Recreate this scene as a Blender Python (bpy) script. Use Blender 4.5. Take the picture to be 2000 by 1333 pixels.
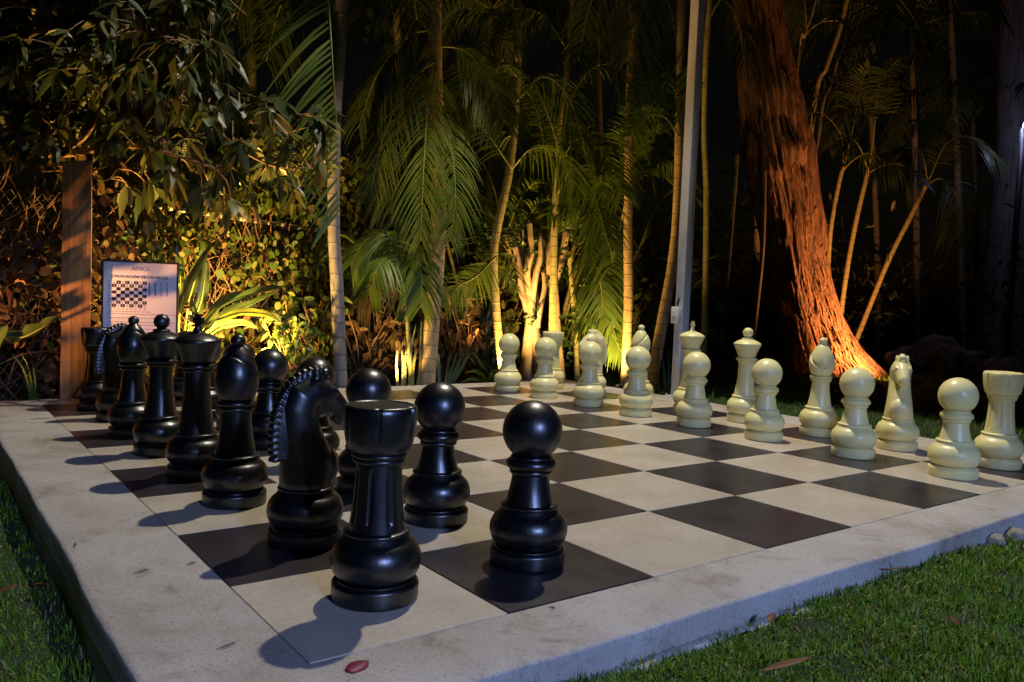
import bpy, bmesh, math, random
import numpy as np
from mathutils import Vector, Matrix, noise
random.seed(7)
R_ = random.Random(11)
scene = bpy.context.scene
for o in list(bpy.data.objects):
    bpy.data.objects.remove(o)

# ------------------------------------------------------------------ camera
S = 0.5                                            # one board square, metres
CAM_R = np.array([[0.79995237, -0.59870808, 0.04030938],
                  [0.00009984, -0.06704240, -0.99775012],
                  [0.60006350, 0.79815660, -0.05357095]])   # right, down, forward
CAM_C = np.array([-1.29973778, -3.00000672, 1.50736274]) * S
F_PX = 1578.6
cam_d = bpy.data.cameras.new("camera")
cam = bpy.data.objects.new("camera", cam_d)
scene.collection.objects.link(cam)
m = Matrix.Identity(4)
for i in range(3):
    m[i][0] = CAM_R[0][i]; m[i][1] = -CAM_R[1][i]; m[i][2] = -CAM_R[2][i]; m[i][3] = CAM_C[i]
cam.matrix_world = m
cam_d.sensor_fit = 'HORIZONTAL'
cam_d.sensor_width = 36.0
cam_d.lens = F_PX * 36.0 / 2000.0
cam_d.clip_start = 0.05
cam_d.clip_end = 500
scene.camera = cam
scene.render.resolution_x, scene.render.resolution_y = 1024, 682

# ------------------------------------------------------------------ night sky
world = bpy.data.worlds.new("World")
scene.world = world
world.use_nodes = True
wn = world.node_tree
bg = wn.nodes["Background"]
sky = wn.nodes.new("ShaderNodeTexSky")
sky.sky_type = 'NISHITA'
sky.sun_disc = False
sky.sun_elevation = math.radians(1.0)
sky.sun_rotation = math.radians(200)
wn.links.new(sky.outputs[0], bg.inputs[0])
bg.inputs[1].default_value = 0.0015

# ------------------------------------------------------------------ lamps of the garden
def aim(o, target):
    d = Vector(target) - o.location
    o.rotation_euler = d.to_track_quat('-Z', 'Y').to_euler()

def lamp(name, kind, loc, power, color, radius, target=None, angle=None, blend=0.4):
    l = bpy.data.lights.new(name, kind)
    l.energy = power; l.color = color; l.shadow_soft_size = radius
    o = bpy.data.objects.new(name, l)
    scene.collection.objects.link(o)
    o.location = loc
    if kind == 'SPOT':
        l.spot_size = math.radians(angle); l.spot_blend = blend
        aim(o, target)
    return o

POLE_LAMP = (3.40, 2.50, 6.35)          # floodlight on the arm of the white post
lamp("flood_lamp", 'SPOT', POLE_LAMP, 1580, (1.0, 0.91, 0.75), 0.07, (1.1, 0.7, 0), 79, 0.12)
SIDE_LAMP = (-0.20, -5.70, 2.55)        # floodlight of the house behind the camera
lamp("house_lamp", 'SPOT', SIDE_LAMP, 1250, (0.32, 0.46, 1.0), 0.35, (0.85, -1.2, 0), 52, 0.5)
WARM = (1.0, 0.54, 0.14)
UP_TREE = (3.74, 4.42, 0.05)            # garden uplights
lamp("pruned_tree_lamp", 'SPOT', UP_TREE, 350, WARM, 0.03, (4.0, 4.62, 1.3), 125, 0.95)
UP_CREEPER = (1.30, 4.36, 0.05)
lamp("creeper_lamp", 'SPOT', UP_CREEPER, 780, (1.0, 0.56, 0.13), 0.03, (1.35, 5.05, 1.35), 150, 0.9)
UP_POST = (-1.05, 4.10, 0.06)
lamp("post_lamp", 'SPOT', UP_POST, 560, (1.0, 0.41, 0.10), 0.03, (-0.25, 4.95, 1.5), 122, 0.7)
UP_BIG = (8.45, 3.05, 0.03)
lamp("big_tree_lamp", 'SPOT', UP_BIG, 760, (1.0, 0.37, 0.11), 0.03, (8.72, 4.25, 0.95), 104, 0.75)
UP_PALM = (4.45, 3.70, 0.02)
lamp("palm_lamp", 'SPOT', UP_PALM, 230, (1.0, 0.60, 0.15), 0.03, (4.5, 4.4, 1.1), 125, 0.9)
FAR_LAMP = tuple(CAM_C + CAM_R.T @ np.array([(1999 - 1000) / F_PX * 10.8, (247 - 666.5) / F_PX * 10.8, 10.8]))
lamp("distant_lamp_glow", 'POINT', FAR_LAMP, 36, (0.55, 0.58, 1.0), 0.07)
UP_YOUNG = (2.50, 4.37, 0.02)
lamp("young_palm_lamp", 'SPOT', UP_YOUNG, 80, (1.0, 0.66, 0.18), 0.03, (2.9, 4.75, 1.0), 115, 0.7)
scene.view_settings.view_transform = 'Standard'
scene.view_settings.look = 'None'
scene.view_settings.exposure = 0.0
scene.view_settings.gamma = 1.0
try:
    scene.cycles.max_bounces = 6
    scene.cycles.use_denoising = True
    scene.cycles.sample_clamp_indirect = 3.0
except Exception:
    pass

# ------------------------------------------------------------------ helpers
def at(u, v, d):
    """photo pixel and distance along the view axis -> world point"""
    c = np.array([(u - 1000) / F_PX * d, (v - 666.5) / F_PX * d, d])
    return Vector(CAM_C + CAM_R.T @ c)

def on_z(u, v, z):
    r = CAM_R.T @ np.array([(u - 1000) / F_PX, (v - 666.5) / F_PX, 1.0])
    s = (z - CAM_C[2]) / r[2]
    return Vector(CAM_C + s * r)

def smooth01(x):
    x = max(0.0, min(1.0, x)); return x * x * (3 - 2 * x)

def gz(x, y):
    """height of the lawn"""
    z = -0.072 - 0.08 * smooth01((0.2 - x) / 0.8)
    z += 0.035 * smooth01((x - 3.0) / 3.0)
    return z

class MB:
    def __init__(self):
        self.v = []; self.f = []; self.mi = []
    def add(self, verts, faces, mi=0):
        b = len(self.v)
        self.v.extend([tuple(p) for p in verts])
        self.f.extend([tuple(i + b for i in q) for q in faces])
        self.mi.extend([mi] * len(faces))
    def build(self, name, mats, parent=None, smooth=True, sharp=None):
        me = bpy.data.meshes.new(name)
        me.from_pydata(self.v, [], self.f)
        if not isinstance(mats, (list, tuple)): mats = [mats]
        for mt in mats: me.materials.append(mt)
        if len(mats) > 1: me.polygons.foreach_set('material_index', self.mi)
        me.polygons.foreach_set('use_smooth', [smooth] * len(me.polygons))
        if smooth and sharp: me.set_sharp_from_angle(angle=math.radians(sharp))
        me.update()
        return link(name, me, parent)

def link(name, me, parent=None):
    o = bpy.data.objects.new(name, me)
    scene.collection.objects.link(o)
    if parent is not None: o.parent = parent
    return o

def tag(o, label=None, cat=None, group=None, kind=None):
    if label: o['label'] = label
    if cat: o['category'] = cat
    if group: o['group'] = group
    if kind: o['kind'] = kind
    return o

def empty(name, loc=(0, 0, 0), rz=0.0):
    o = bpy.data.objects.new(name, None)
    scene.collection.objects.link(o)
    o.location = loc; o.rotation_euler = (0, 0, rz)
    o.empty_display_size = 0.1
    return o

def thing(name, label, cat, group=None, loc=(0, 0, 0), rz=0.0):
    return tag(empty(name, loc, rz), label, cat, group)

def copy_thing(o):
    c = o.copy(); scene.collection.objects.link(c)
    for ch in [x for x in bpy.data.objects if x.parent == o]:
        d = ch.copy(); scene.collection.objects.link(d); d.parent = c
    return c

def box(mb, c, size, mi=0, rot=None):
    x, y, z = [s / 2 for s in size]
    vs = [Vector((sx * x, sy * y, sz * z)) for sz in (-1, 1) for sy in (-1, 1) for sx in (-1, 1)]
    if rot is not None: vs = [rot @ p for p in vs]
    c = Vector(c)
    mb.add([p + c for p in vs], [(0, 2, 3, 1), (4, 5, 7, 6), (0, 1, 5, 4), (2, 6, 7, 3), (0, 4, 6, 2), (1, 3, 7, 5)], mi)

def bevel_obj(o, w, seg=2):
    bm = bmesh.new(); bm.from_mesh(o.data)
    bmesh.ops.bevel(bm, geom=bm.edges[:], offset=w, segments=seg, affect='EDGES', profile=0.6)
    bm.to_mesh(o.data); bm.free()
    o.data.polygons.foreach_set('use_smooth', [True] * len(o.data.polygons))
    o.data.set_sharp_from_angle(angle=math.radians(40))
    return o

def catmull(pts, n):
    pts = [Vector(p) for p in pts]
    if len(pts) == 2:
        return [pts[0].lerp(pts[1], i / n) for i in range(n + 1)]
    P = [pts[0] * 2 - pts[1]] + pts + [pts[-1] * 2 - pts[-2]]
    L = [0]
    for i in range(len(pts) - 1): L.append(L[-1] + (pts[i + 1] - pts[i]).length)
    out = []
    for k in range(n + 1):
        s = L[-1] * k / n
        i = 0
        while i < len(pts) - 2 and s > L[i + 1]: i += 1
        t = (s - L[i]) / max(1e-9, L[i + 1] - L[i])
        a, b, c, d = P[i], P[i + 1], P[i + 2], P[i + 3]
        out.append(0.5 * ((2 * b) + (c - a) * t + (2 * a - 5 * b + 4 * c - d) * t * t + (3 * b - a - 3 * c + d) * t ** 3))
    return out

def tube(mb, pts, radii, seg=8, mi=0, cap=True, fn=None):
    """tube along a list of points, radii a list of the same length (or a number)"""
    n = len(pts)
    if not isinstance(radii, (list, tuple)): radii = [radii] * n
    prev = None
    vs = []; fs = []
    for i, p in enumerate(pts):
        t = (pts[min(i + 1, n - 1)] - pts[max(i - 1, 0)])
        t = t.normalized() if t.length > 1e-9 else Vector((0, 0, 1))
        if prev is None:
            a = Vector((1, 0, 0)) if abs(t.x) < 0.8 else Vector((0, 1, 0))
            s = (a - t * a.dot(t)).normalized()
        else:
            s = (prev - t * prev.dot(t)).normalized()
        prev = s
        b = t.cross(s)
        for k in range(seg):
            th = 2 * math.pi * k / seg
            r = radii[i]
            if fn: r = r * fn(i, th, p)
            vs.append(p + s * (math.cos(th) * r) + b * (math.sin(th) * r))
    for i in range(n - 1):
        for k in range(seg):
            k2 = (k + 1) % seg
            fs.append((i * seg + k, i * seg + k2, (i + 1) * seg + k2, (i + 1) * seg + k))
    if cap:
        fs.append(tuple(range(seg))[::-1])
        fs.append(tuple((n - 1) * seg + k for k in range(seg)))
    mb.add(vs, fs, mi)

def lathe(mb, prof, seg=72, mi=0, fn=None):
    vs = []; fs = []
    for (r, z) in prof:
        for k in range(seg):
            th = 2 * math.pi * k / seg
            rr = r * (fn(th, z, r) if fn else 1)
            vs.append((rr * math.cos(th), rr * math.sin(th), z))
    for i in range(len(prof) - 1):
        for k in range(seg):
            k2 = (k + 1) % seg
            fs.append((i * seg + k, i * seg + k2, (i + 1) * seg + k2, (i + 1) * seg + k))
    fs.append(tuple(range(seg))[::-1])
    fs.append(tuple((len(prof) - 1) * seg + k for k in range(seg)))
    mb.add(vs, fs, mi)

def ellipsoid(mb, c, rad, rot=None, nu=14, nv=9, mi=0):
    vs = []; fs = []
    for j in range(nv + 1):
        ph = math.pi * j / nv
        for i in range(nu):
            th = 2 * math.pi * i / nu
            p = Vector((rad[0] * math.sin(ph) * math.cos(th), rad[1] * math.sin(ph) * math.sin(th), rad[2] * math.cos(ph)))
            if rot is not None: p = rot @ p
            vs.append(p + Vector(c))
    for j in range(nv):
        for i in range(nu):
            i2 = (i + 1) % nu
            fs.append((j * nu + i, (j + 1) * nu + i, (j + 1) * nu + i2, j * nu + i2))
    mb.add(vs, fs, mi)

# ------------------------------------------------------------------ materials
def mat(name):
    m = bpy.data.materials.new(name); m.use_nodes = True
    nt = m.node_tree
    return m, nt, nt.nodes["Principled BSDF"]

def N(nt, typ, **kw):
    n = nt.nodes.new(typ)
    for k, v in kw.items():
        if k in ('operation', 'blend_type', 'data_type', 'noise_dimensions', 'wave_type', 'bands_direction', 'feature', 'distance', 'interpolation'):
            setattr(n, k, v)
        else:
            n.inputs[k.replace('_', ' ')].default_value = v
    return n

def ramp(nt, fac, stops):
    r = nt.nodes.new("ShaderNodeValToRGB")
    els = r.color_ramp.elements
    while len(els) < len(stops): els.new(0.5)
    for e, (p, c) in zip(els, stops):
        e.position = p
        e.color = (*c, 1) if len(c) == 3 else c
    nt.links.new(fac, r.inputs[0])
    return r

def coords(nt, scale=(1, 1, 1), kind='Object'):
    tc = nt.nodes.new("ShaderNodeTexCoord")
    mp = nt.nodes.new("ShaderNodeMapping")
    mp.inputs['Scale'].default_value = scale
    nt.links.new(tc.outputs[kind], mp.inputs[0])
    return mp.outputs[0]

def noise_tex(nt, vec, scale, detail=4, rough=0.55, dist=0.0):
    n = nt.nodes.new("ShaderNodeTexNoise")
    n.inputs['Scale'].default_value = scale; n.inputs['Detail'].default_value = detail
    n.inputs['Roughness'].default_value = rough; n.inputs['Distortion'].default_value = dist
    nt.links.new(vec, n.inputs['Vector'])
    return n.outputs['Fac']

def bump(nt, bsdf, h, strength, dist=0.01, normal=None):
    b = nt.nodes.new("ShaderNodeBump")
    b.inputs['Strength'].default_value = strength; b.inputs['Distance'].default_value = dist
    nt.links.new(h, b.inputs['Height'])
    if normal is not None: nt.links.new(normal, b.inputs['Normal'])
    nt.links.new(b.outputs[0], bsdf.inputs['Normal'])
    return b.outputs[0]

def mixc(nt, fac, a, b, typ='MIX'):
    n = nt.nodes.new("ShaderNodeMix"); n.data_type = 'RGBA'; n.blend_type = typ
    if isinstance(fac, float): n.inputs[0].default_value = fac
    else: nt.links.new(fac, n.inputs[0])
    for i, x in ((6, a), (7, b)):
        if isinstance(x, tuple): n.inputs[i].default_value = (*x, 1)
        else: nt.links.new(x, n.inputs[i])
    return n.outputs[2]

def simple(name, col, rough=0.6, nscale=8.0, amt=0.3, bumpv=0.0, metal=0.0, bscale=None, stretch=(1, 1, 1)):
    m, nt, b = mat(name)
    v = coords(nt, stretch)
    f = noise_tex(nt, v, nscale, 5)
    lo = tuple(c * (1 - amt) for c in col); hi = tuple(min(1, c * (1 + amt)) for c in col)
    r = ramp(nt, f, [(0.3, lo), (0.7, hi)])
    nt.links.new(r.outputs[0], b.inputs['Base Color'])
    b.inputs['Roughness'].default_value = rough
    b.inputs['Metallic'].default_value = metal
    if bumpv:
        f2 = noise_tex(nt, v, bscale or nscale * 4, 6)
        bump(nt, b, f2, bumpv)
    return m

def leaf_mat(name, cols, rough=0.45, trans=0.3, spec=0.35):
    """cols: ramp over the random number each leaf carries"""
    m, nt, b = mat(name)
    g = nt.nodes.new("ShaderNodeNewGeometry")
    k = len(cols)
    r = ramp(nt, g.outputs['Random Per Island'], [(i / max(1, k - 1), c) for i, c in enumerate(cols)])
    v = coords(nt)
    f = noise_tex(nt, v, 25, 3)
    c = mixc(nt, f, r.outputs[0], (0.02, 0.02, 0.006), 'MIX')
    mx = nt.nodes.new("ShaderNodeMix"); mx.data_type = 'RGBA'; mx.inputs[0].default_value = 0.3
    nt.links.new(r.outputs[0], mx.inputs[6]); nt.links.new(c, mx.inputs[7])
    col = mx.outputs[2]
    nt.links.new(col, b.inputs['Base Color'])
    b.inputs['Roughness'].default_value = rough
    b.inputs['Specular IOR Level'].default_value = spec
    t = nt.nodes.new("ShaderNodeBsdfTranslucent")
    nt.links.new(col, t.inputs[0])
    ms = nt.nodes.new("ShaderNodeMixShader"); ms.inputs[0].default_value = trans
    nt.links.new(b.outputs[0], ms.inputs[1]); nt.links.new(t.outputs[0], ms.inputs[2])
    nt.links.new(ms.outputs[0], nt.nodes["Material Output"].inputs[0])
    return m

M = {}
# chess plastics
m, nt, b = mat("black_plastic")
v = coords(nt, (60, 60, 4.0))
f = noise_tex(nt, v, 1.0, 4, 0.6)
v2 = coords(nt, (3, 3, 3))
f2 = noise_tex(nt, v2, 2.0, 4)
rr = ramp(nt, f2, [(0.3, (0.30,) * 3), (0.75, (0.40,) * 3)])
nt.links.new(rr.outputs[0], b.inputs['Roughness'])
b.inputs['Base Color'].default_value = (0.0032, 0.0032, 0.0042, 1)
b.inputs['Specular IOR Level'].default_value = 0.85
bump(nt, b, f, 0.28, 0.003)
M['black'] = m
m, nt, b = mat("cream_plastic")
v2 = coords(nt, (2.5, 2.5, 2.5))
f2 = noise_tex(nt, v2, 2.0, 5, 0.6)
r = ramp(nt, f2, [(0.25, (0.74, 0.655, 0.25)), (0.7, (0.85, 0.785, 0.40))])
nt.links.new(r.outputs[0], b.inputs['Base Color'])
b.inputs['Roughness'].default_value = 0.36
b.inputs['Subsurface Weight'].default_value = 0.08
b.inputs['Subsurface Radius'].default_value = (0.02, 0.018, 0.008)
b.inputs['Subsurface Scale'].default_value = 0.6
bump(nt, b, noise_tex(nt, coords(nt, (20, 20, 6)), 1.5, 4), 0.08, 0.003)
M['cream'] = m

def tile_mat(name, c0, c1, c2, rough):
    m, nt, b = mat(name)
    v = coords(nt, (1, 1, 1))
    g = nt.nodes.new("ShaderNodeNewGeometry")
    va = nt.nodes.new("ShaderNodeVectorMath"); va.operation = 'MULTIPLY_ADD'
    cb = nt.nodes.new("ShaderNodeCombineXYZ")
    for i in range(3): nt.links.new(g.outputs['Random Per Island'], cb.inputs[i])
    va.inputs[1].default_value = (37, 11, 23)
    nt.links.new(cb.outputs[0], va.inputs[0]); nt.links.new(v, va.inputs[2])
    vec = va.outputs[0]
    f = noise_tex(nt, vec, 3.2, 6, 0.62, 0.8)
    f3 = noise_tex(nt, vec, 60, 3, 0.6)
    r = ramp(nt, f, [(0.28, c0), (0.55, c1), (0.8, c2)])
    r3 = ramp(nt, f3, [(0.35, (0.86,) * 3), (0.6, (1.0,) * 3)])
    col = mixc(nt, 1.0, r.outputs[0], r3.outputs[0], 'MULTIPLY')
    # small scuffs and dried drops
    vo = nt.nodes.new("ShaderNodeTexVoronoi"); vo.inputs['Scale'].default_value = 7
    nt.links.new(vec, vo.inputs['Vector'])
    sp = ramp(nt, vo.outputs['Distance'], [(0.0, (0.45,) * 3), (0.035, (1, 1, 1))])
    col = mixc(nt, 0.6, col, sp.outputs[0], 'MULTIPLY')
    nt.links.new(col, b.inputs['Base Color'])
    rr = ramp(nt, noise_tex(nt, v, 2.3, 6, 0.65), [(0.3, (rough - 0.09,) * 3), (0.7, (rough + 0.12,) * 3)])
    nt.links.new(rr.outputs[0], b.inputs['Roughness'])
    bump(nt, b, f3, 0.05, 0.002)
    return m
M['tile_light'] = tile_mat("cream_tile", (0.42, 0.355, 0.265), (0.52, 0.455, 0.36), (0.58, 0.52, 0.43), 0.36)
M['tile_dark'] = tile_mat("charcoal_tile", (0.022, 0.0175, 0.022), (0.029, 0.0235, 0.029), (0.040, 0.033, 0.039), 0.34)
M['grout'] = simple("grout", (0.55, 0.51, 0.44), 0.8, 30, 0.15)

m, nt, b = mat("painted_concrete")
v = coords(nt)
big = noise_tex(nt, v, 2.1, 6, 0.65, 0.6)
r1 = ramp(nt, big, [(0.30, (0.27, 0.22, 0.155)), (0.43, (0.385, 0.345, 0.295)), (0.60, (0.465, 0.435, 0.395))])
streak = noise_tex(nt, coords(nt, (1, 1, 1)), 95, 4, 0.75)
r2 = ramp(nt, streak, [(0.35, (0.46, 0.43, 0.40)), (0.44, (1, 1, 1))])
c = mixc(nt, 0.8, r1.outputs[0], r2.outputs[0], 'MULTIPLY')
moss = noise_tex(nt, v, 5.5, 6, 0.7, 1.0)
mr = ramp(nt, moss, [(0.55, (0, 0, 0)), (0.72, (1, 1, 1))])
mm = nt.nodes.new("ShaderNodeMath"); mm.operation = 'MULTIPLY'; mm.inputs[1].default_value = 0.55
nt.links.new(mr.outputs[0], mm.inputs[0])
c = mixc(nt, mm.outputs[0], c, (0.15, 0.125, 0.07))
nt.links.new(c, b.inputs['Base Color'])
b.inputs['Roughness'].default_value = 0.82
h1 = noise_tex(nt, v, 120, 5, 0.7)
h2 = noise_tex(nt, v, 9, 6, 0.6)
ad = nt.nodes.new("ShaderNodeMath"); ad.operation = 'ADD'
nt.links.new(h1, ad.inputs[0]); nt.links.new(h2, ad.inputs[1])
bump(nt, b, ad.outputs[0], 0.8, 0.005)
M['concrete'] = m

m, nt, b = mat("lawn_soil")
v = coords(nt)
f = noise_tex(nt, v, 6, 8, 0.7)
f4 = noise_tex(nt, v, 90, 4, 0.7)
r = ramp(nt, f, [(0.3, (0.030, 0.026, 0.011)), (0.45, (0.026, 0.050, 0.009)), (0.7, (0.028, 0.070, 0.009))])
r4 = ramp(nt, f4, [(0.3, (0.4,) * 3), (0.7, (1.2,) * 3)])
nt.links.new(mixc(nt, 1.0, r.outputs[0], r4.outputs[0], 'MULTIPLY'), b.inputs['Base Color'])
b.inputs['Roughness'].default_value = 0.95
bump(nt, b, f4, 0.8, 0.02)
M['soil'] = m

M['grass'] = leaf_mat("grass_blade", [(0.05, 0.13, 0.006), (0.10, 0.23, 0.010), (0.17, 0.32, 0.014), (0.28, 0.36, 0.04)], 0.5, 0.25)
M['grass_far'] = leaf_mat("dark_grass_blade", [(0.05, 0.12, 0.014), (0.09, 0.17, 0.02)], 0.6, 0.25)
M['dry_grass'] = leaf_mat("dry_grass_blade", [(0.20, 0.16, 0.06), (0.28, 0.22, 0.10), (0.12, 0.07, 0.03)], 0.6, 0.2)
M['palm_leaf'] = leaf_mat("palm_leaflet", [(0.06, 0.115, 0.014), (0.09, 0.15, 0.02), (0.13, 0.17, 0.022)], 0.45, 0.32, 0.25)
M['palm_leaf_dark'] = leaf_mat("shaded_palm_leaflet", [(0.035, 0.06, 0.013), (0.052, 0.085, 0.018), (0.075, 0.10, 0.02)], 0.48, 0.25, 0.22)  # leaflet copy darkened for fronds out of the light, also mixed into clumps
M['palm_leaf_dry'] = leaf_mat("dry_palm_leaflet", [(0.16, 0.09, 0.03), (0.22, 0.14, 0.05)], 0.7, 0.2)
M['big_leaf'] = leaf_mat("loquat_leaf", [(0.03, 0.055, 0.024), (0.05, 0.08, 0.028), (0.10, 0.115, 0.032), (0.15, 0.14, 0.045), (0.036, 0.062, 0.024)], 0.42, 0.34, 0.4)  # yellower tones stand in for amber lamplight on some leaves
M['vine_leaf'] = leaf_mat("creeper_leaf", [(0.045, 0.10, 0.012), (0.08, 0.13, 0.02), (0.13, 0.15, 0.028), (0.17, 0.15, 0.04)], 0.5, 0.32)  # amber end of the ramp puts warm lamplight into the leaf colour
M['vine_dry'] = leaf_mat("withered_leaf", [(0.10, 0.045, 0.018), (0.15, 0.08, 0.03), (0.05, 0.03, 0.013)], 0.7, 0.2)
M['banana_leaf'] = leaf_mat("paddle_leaf", [(0.04, 0.075, 0.022), (0.055, 0.095, 0.03)], 0.36, 0.25, 0.6)
M['pale_leaf'] = leaf_mat("pale_paddle_leaf", [(0.22, 0.22, 0.06), (0.30, 0.26, 0.09)], 0.5, 0.3)
M['fresh_leaf'] = leaf_mat("fresh_leaf", [(0.05, 0.14, 0.02), (0.08, 0.18, 0.03)], 0.42, 0.3)
M['bush_leaf'] = leaf_mat("small_bush_leaf", [(0.03, 0.07, 0.014), (0.05, 0.10, 0.02)], 0.4, 0.25)
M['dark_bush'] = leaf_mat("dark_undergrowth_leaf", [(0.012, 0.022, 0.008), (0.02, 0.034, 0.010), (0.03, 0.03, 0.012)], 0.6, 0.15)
M['twig'] = simple("twig_bark", (0.17, 0.095, 0.045), 0.8, 20, 0.4, 0.3)
M['branch'] = simple("branch_bark", (0.20, 0.115, 0.055), 0.8, 14, 0.4, 0.4)
M['rachis'] = simple("palm_stalk", (0.14, 0.15, 0.035), 0.5, 12, 0.3)

def palm_bark(name, c, dark, freq):
    m, nt, b = mat(name)
    tc = nt.nodes.new("ShaderNodeTexCoord")
    sx = nt.nodes.new("ShaderNodeSeparateXYZ")
    nt.links.new(tc.outputs['Object'], sx.inputs[0])
    n1 = noise_tex(nt, tc.outputs['Object'], 3.0, 3)
    a = nt.nodes.new("ShaderNodeMath"); a.operation = 'MULTIPLY_ADD'; a.inputs[1].default_value = 0.10
    nt.links.new(n1, a.inputs[0]); nt.links.new(sx.outputs[2], a.inputs[2])
    k = nt.nodes.new("ShaderNodeMath"); k.operation = 'MULTIPLY'; k.inputs[1].default_value = freq
    nt.links.new(a.outputs[0], k.inputs[0])
    fr = nt.nodes.new("ShaderNodeMath"); fr.operation = 'FRACT'
    nt.links.new(k.outputs[0], fr.inputs[0])
    rg = ramp(nt, fr.outputs[0], [(0.0, (1, 1, 1)), (0.05, (0.1, 0.1, 0.1)), (0.13, (0, 0, 0)), (0.93, (0, 0, 0)), (1.0, (1, 1, 1))])
    n2 = noise_tex(nt, coords(nt, (14, 14, 3)), 2.0, 5, 0.65)
    base = ramp(nt, n2, [(0.3, tuple(x * 0.6 for x in c)), (0.55, c), (0.75, tuple(min(1, x * 1.25) for x in c))])
    col = mixc(nt, rg.outputs[0], base.outputs[0], dark)
    nt.links.new(col, b.inputs['Base Color'])
    b.inputs['Roughness'].default_value = 0.65
    bump(nt, b, rg.outputs[0], 0.4, 0.006)
    return m
M['palm_grey'] = palm_bark("grey_ringed_bark", (0.135, 0.13, 0.13), (0.045, 0.04, 0.04), 8)
M['palm_tan'] = palm_bark("tan_ringed_bark", (0.36, 0.25, 0.12), (0.11, 0.07, 0.035), 9)
M['palm_cane'] = palm_bark("ringed_cane", (0.27, 0.24, 0.09), (0.06, 0.045, 0.02), 11)
M['palm_dim'] = palm_bark("dim_ringed_cane", (0.13, 0.11, 0.055), (0.03, 0.022, 0.014), 11)  # cane copy with the shade in its colour, for stems in the dark
M['crownshaft'] = simple("palm_crownshaft", (0.12, 0.15, 0.04), 0.45, 10, 0.3)

m, nt, b = mat("fibrous_bark")
v = coords(nt, (9, 9, 0.75))
f = noise_tex(nt, v, 2.2, 8, 0.68, 0.4)
v3 = coords(nt, (30, 30, 2.0))
f3 = noise_tex(nt, v3, 2.0, 5, 0.6)
r = ramp(nt, f, [(0.30, (0.06, 0.035, 0.024)), (0.46, (0.19, 0.10, 0.06)), (0.62, (0.33, 0.19, 0.115)), (0.8, (0.42, 0.27, 0.17))])
r3 = ramp(nt, f3, [(0.32, (0.35,) * 3), (0.62, (1.1,) * 3)])
nt.links.new(mixc(nt, 1.0, r.outputs[0], r3.outputs[0], 'MULTIPLY'), b.inputs['Base Color'])
b.inputs['Roughness'].default_value = 0.85
ad = nt.nodes.new("ShaderNodeMath"); ad.operation = 'ADD'
nt.links.new(f, ad.inputs[0]); nt.links.new(f3, ad.inputs[1])
bump(nt, b, ad.outputs[0], 0.9, 0.03)
M['fibre_bark'] = m
M['fibre_strip'] = leaf_mat("bark_fibre", [(0.30, 0.15, 0.07), (0.42, 0.24, 0.12), (0.18, 0.08, 0.04)], 0.85, 0.05)
M['grey_bark'] = simple("grey_bark", (0.09, 0.085, 0.08), 0.9, 5, 0.5, 0.8, stretch=(6, 6, 0.8))
M['pruned_bark'] = simple("smooth_pale_bark", (0.27, 0.20, 0.125), 0.75, 7, 0.3, 0.4)
M['cut_wood'] = simple("cut_wood", (0.42, 0.28, 0.13), 0.8, 20, 0.25)

m, nt, b = mat("weathered_beam")
v = coords(nt, (22, 22, 0.9))
f = noise_tex(nt, v, 1.6, 6, 0.65, 0.5)
r = ramp(nt, f, [(0.28, (0.09, 0.042, 0.014)), (0.5, (0.22, 0.115, 0.042)), (0.72, (0.31, 0.175, 0.07))])
nt.links.new(r.outputs[0], b.inputs['Base Color'])
b.inputs['Roughness'].default_value = 0.8
bump(nt, b, f, 0.5, 0.006)
M['beam'] = m
M['steel_paint'] = simple("blue_lit_paint", (0.50, 0.54, 0.66), 0.45, 5, 0.12, 0.08, stretch=(3, 3, 1))  # white paint tinted blue in place of blue lamplight on the post
M['galv'] = simple("galvanised_pipe", (0.38, 0.34, 0.30), 0.5, 30, 0.25, 0.1, 0.3)
M['wire'] = simple("rusty_wire", (0.24, 0.17, 0.11), 0.6, 40, 0.4, 0, 0.4)
M['white_pvc'] = simple("white_switch_plastic", (0.72, 0.72, 0.72), 0.4, 12, 0.06)
M['dark_metal'] = simple("dark_metal", (0.03, 0.03, 0.032), 0.45, 12, 0.2, 0, 0.4)
M['frame_black'] = simple("black_frame", (0.012, 0.012, 0.014), 0.4, 12, 0.2)
M['print_white'] = simple("printed_sheet", (0.80, 0.79, 0.82), 0.22, 3, 0.04)
M['print_ink'] = simple("printing_ink", (0.02, 0.018, 0.03), 0.4, 10, 0.2)
M['print_grey'] = simple("pale_printing_ink", (0.30, 0.28, 0.36), 0.4, 10, 0.1)
M['rock'] = simple("dark_rock", (0.20, 0.19, 0.18), 0.9, 4, 0.5, 0.9)
M['rubble'] = simple("rubble_stone", (0.30, 0.26, 0.19), 0.9, 12, 0.4, 0.7)
M['petal'] = leaf_mat("crimson_petal", [(0.24, 0.022, 0.06), (0.27, 0.028, 0.07)], 0.5, 0.1)
M['dead_leaf'] = leaf_mat("fallen_leaf", [(0.13, 0.028, 0.016), (0.16, 0.045, 0.022), (0.17, 0.08, 0.04)], 0.55, 0.15)
M['husk'] = leaf_mat("papery_husk", [(0.48, 0.30, 0.13), (0.55, 0.36, 0.17)], 0.7, 0.3)
M['puff'] = simple("dandelion_puff", (0.55, 0.55, 0.52), 0.9, 60, 0.2)
M['bank'] = simple("earth_bank", (0.075, 0.042, 0.024), 0.95, 7, 0.5, 0.9)
def emit_mat(name, col, s):
    m, nt, b = mat(name)
    b.inputs['Base Color'].default_value = (0.8, 0.8, 0.8, 1)
    b.inputs['Emission Color'].default_value = (*col, 1)
    b.inputs['Emission Strength'].default_value = s
    return m
M['lens_warm'] = emit_mat("warm_lamp_lens", (1.0, 0.6, 0.2), 4.0)
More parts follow.
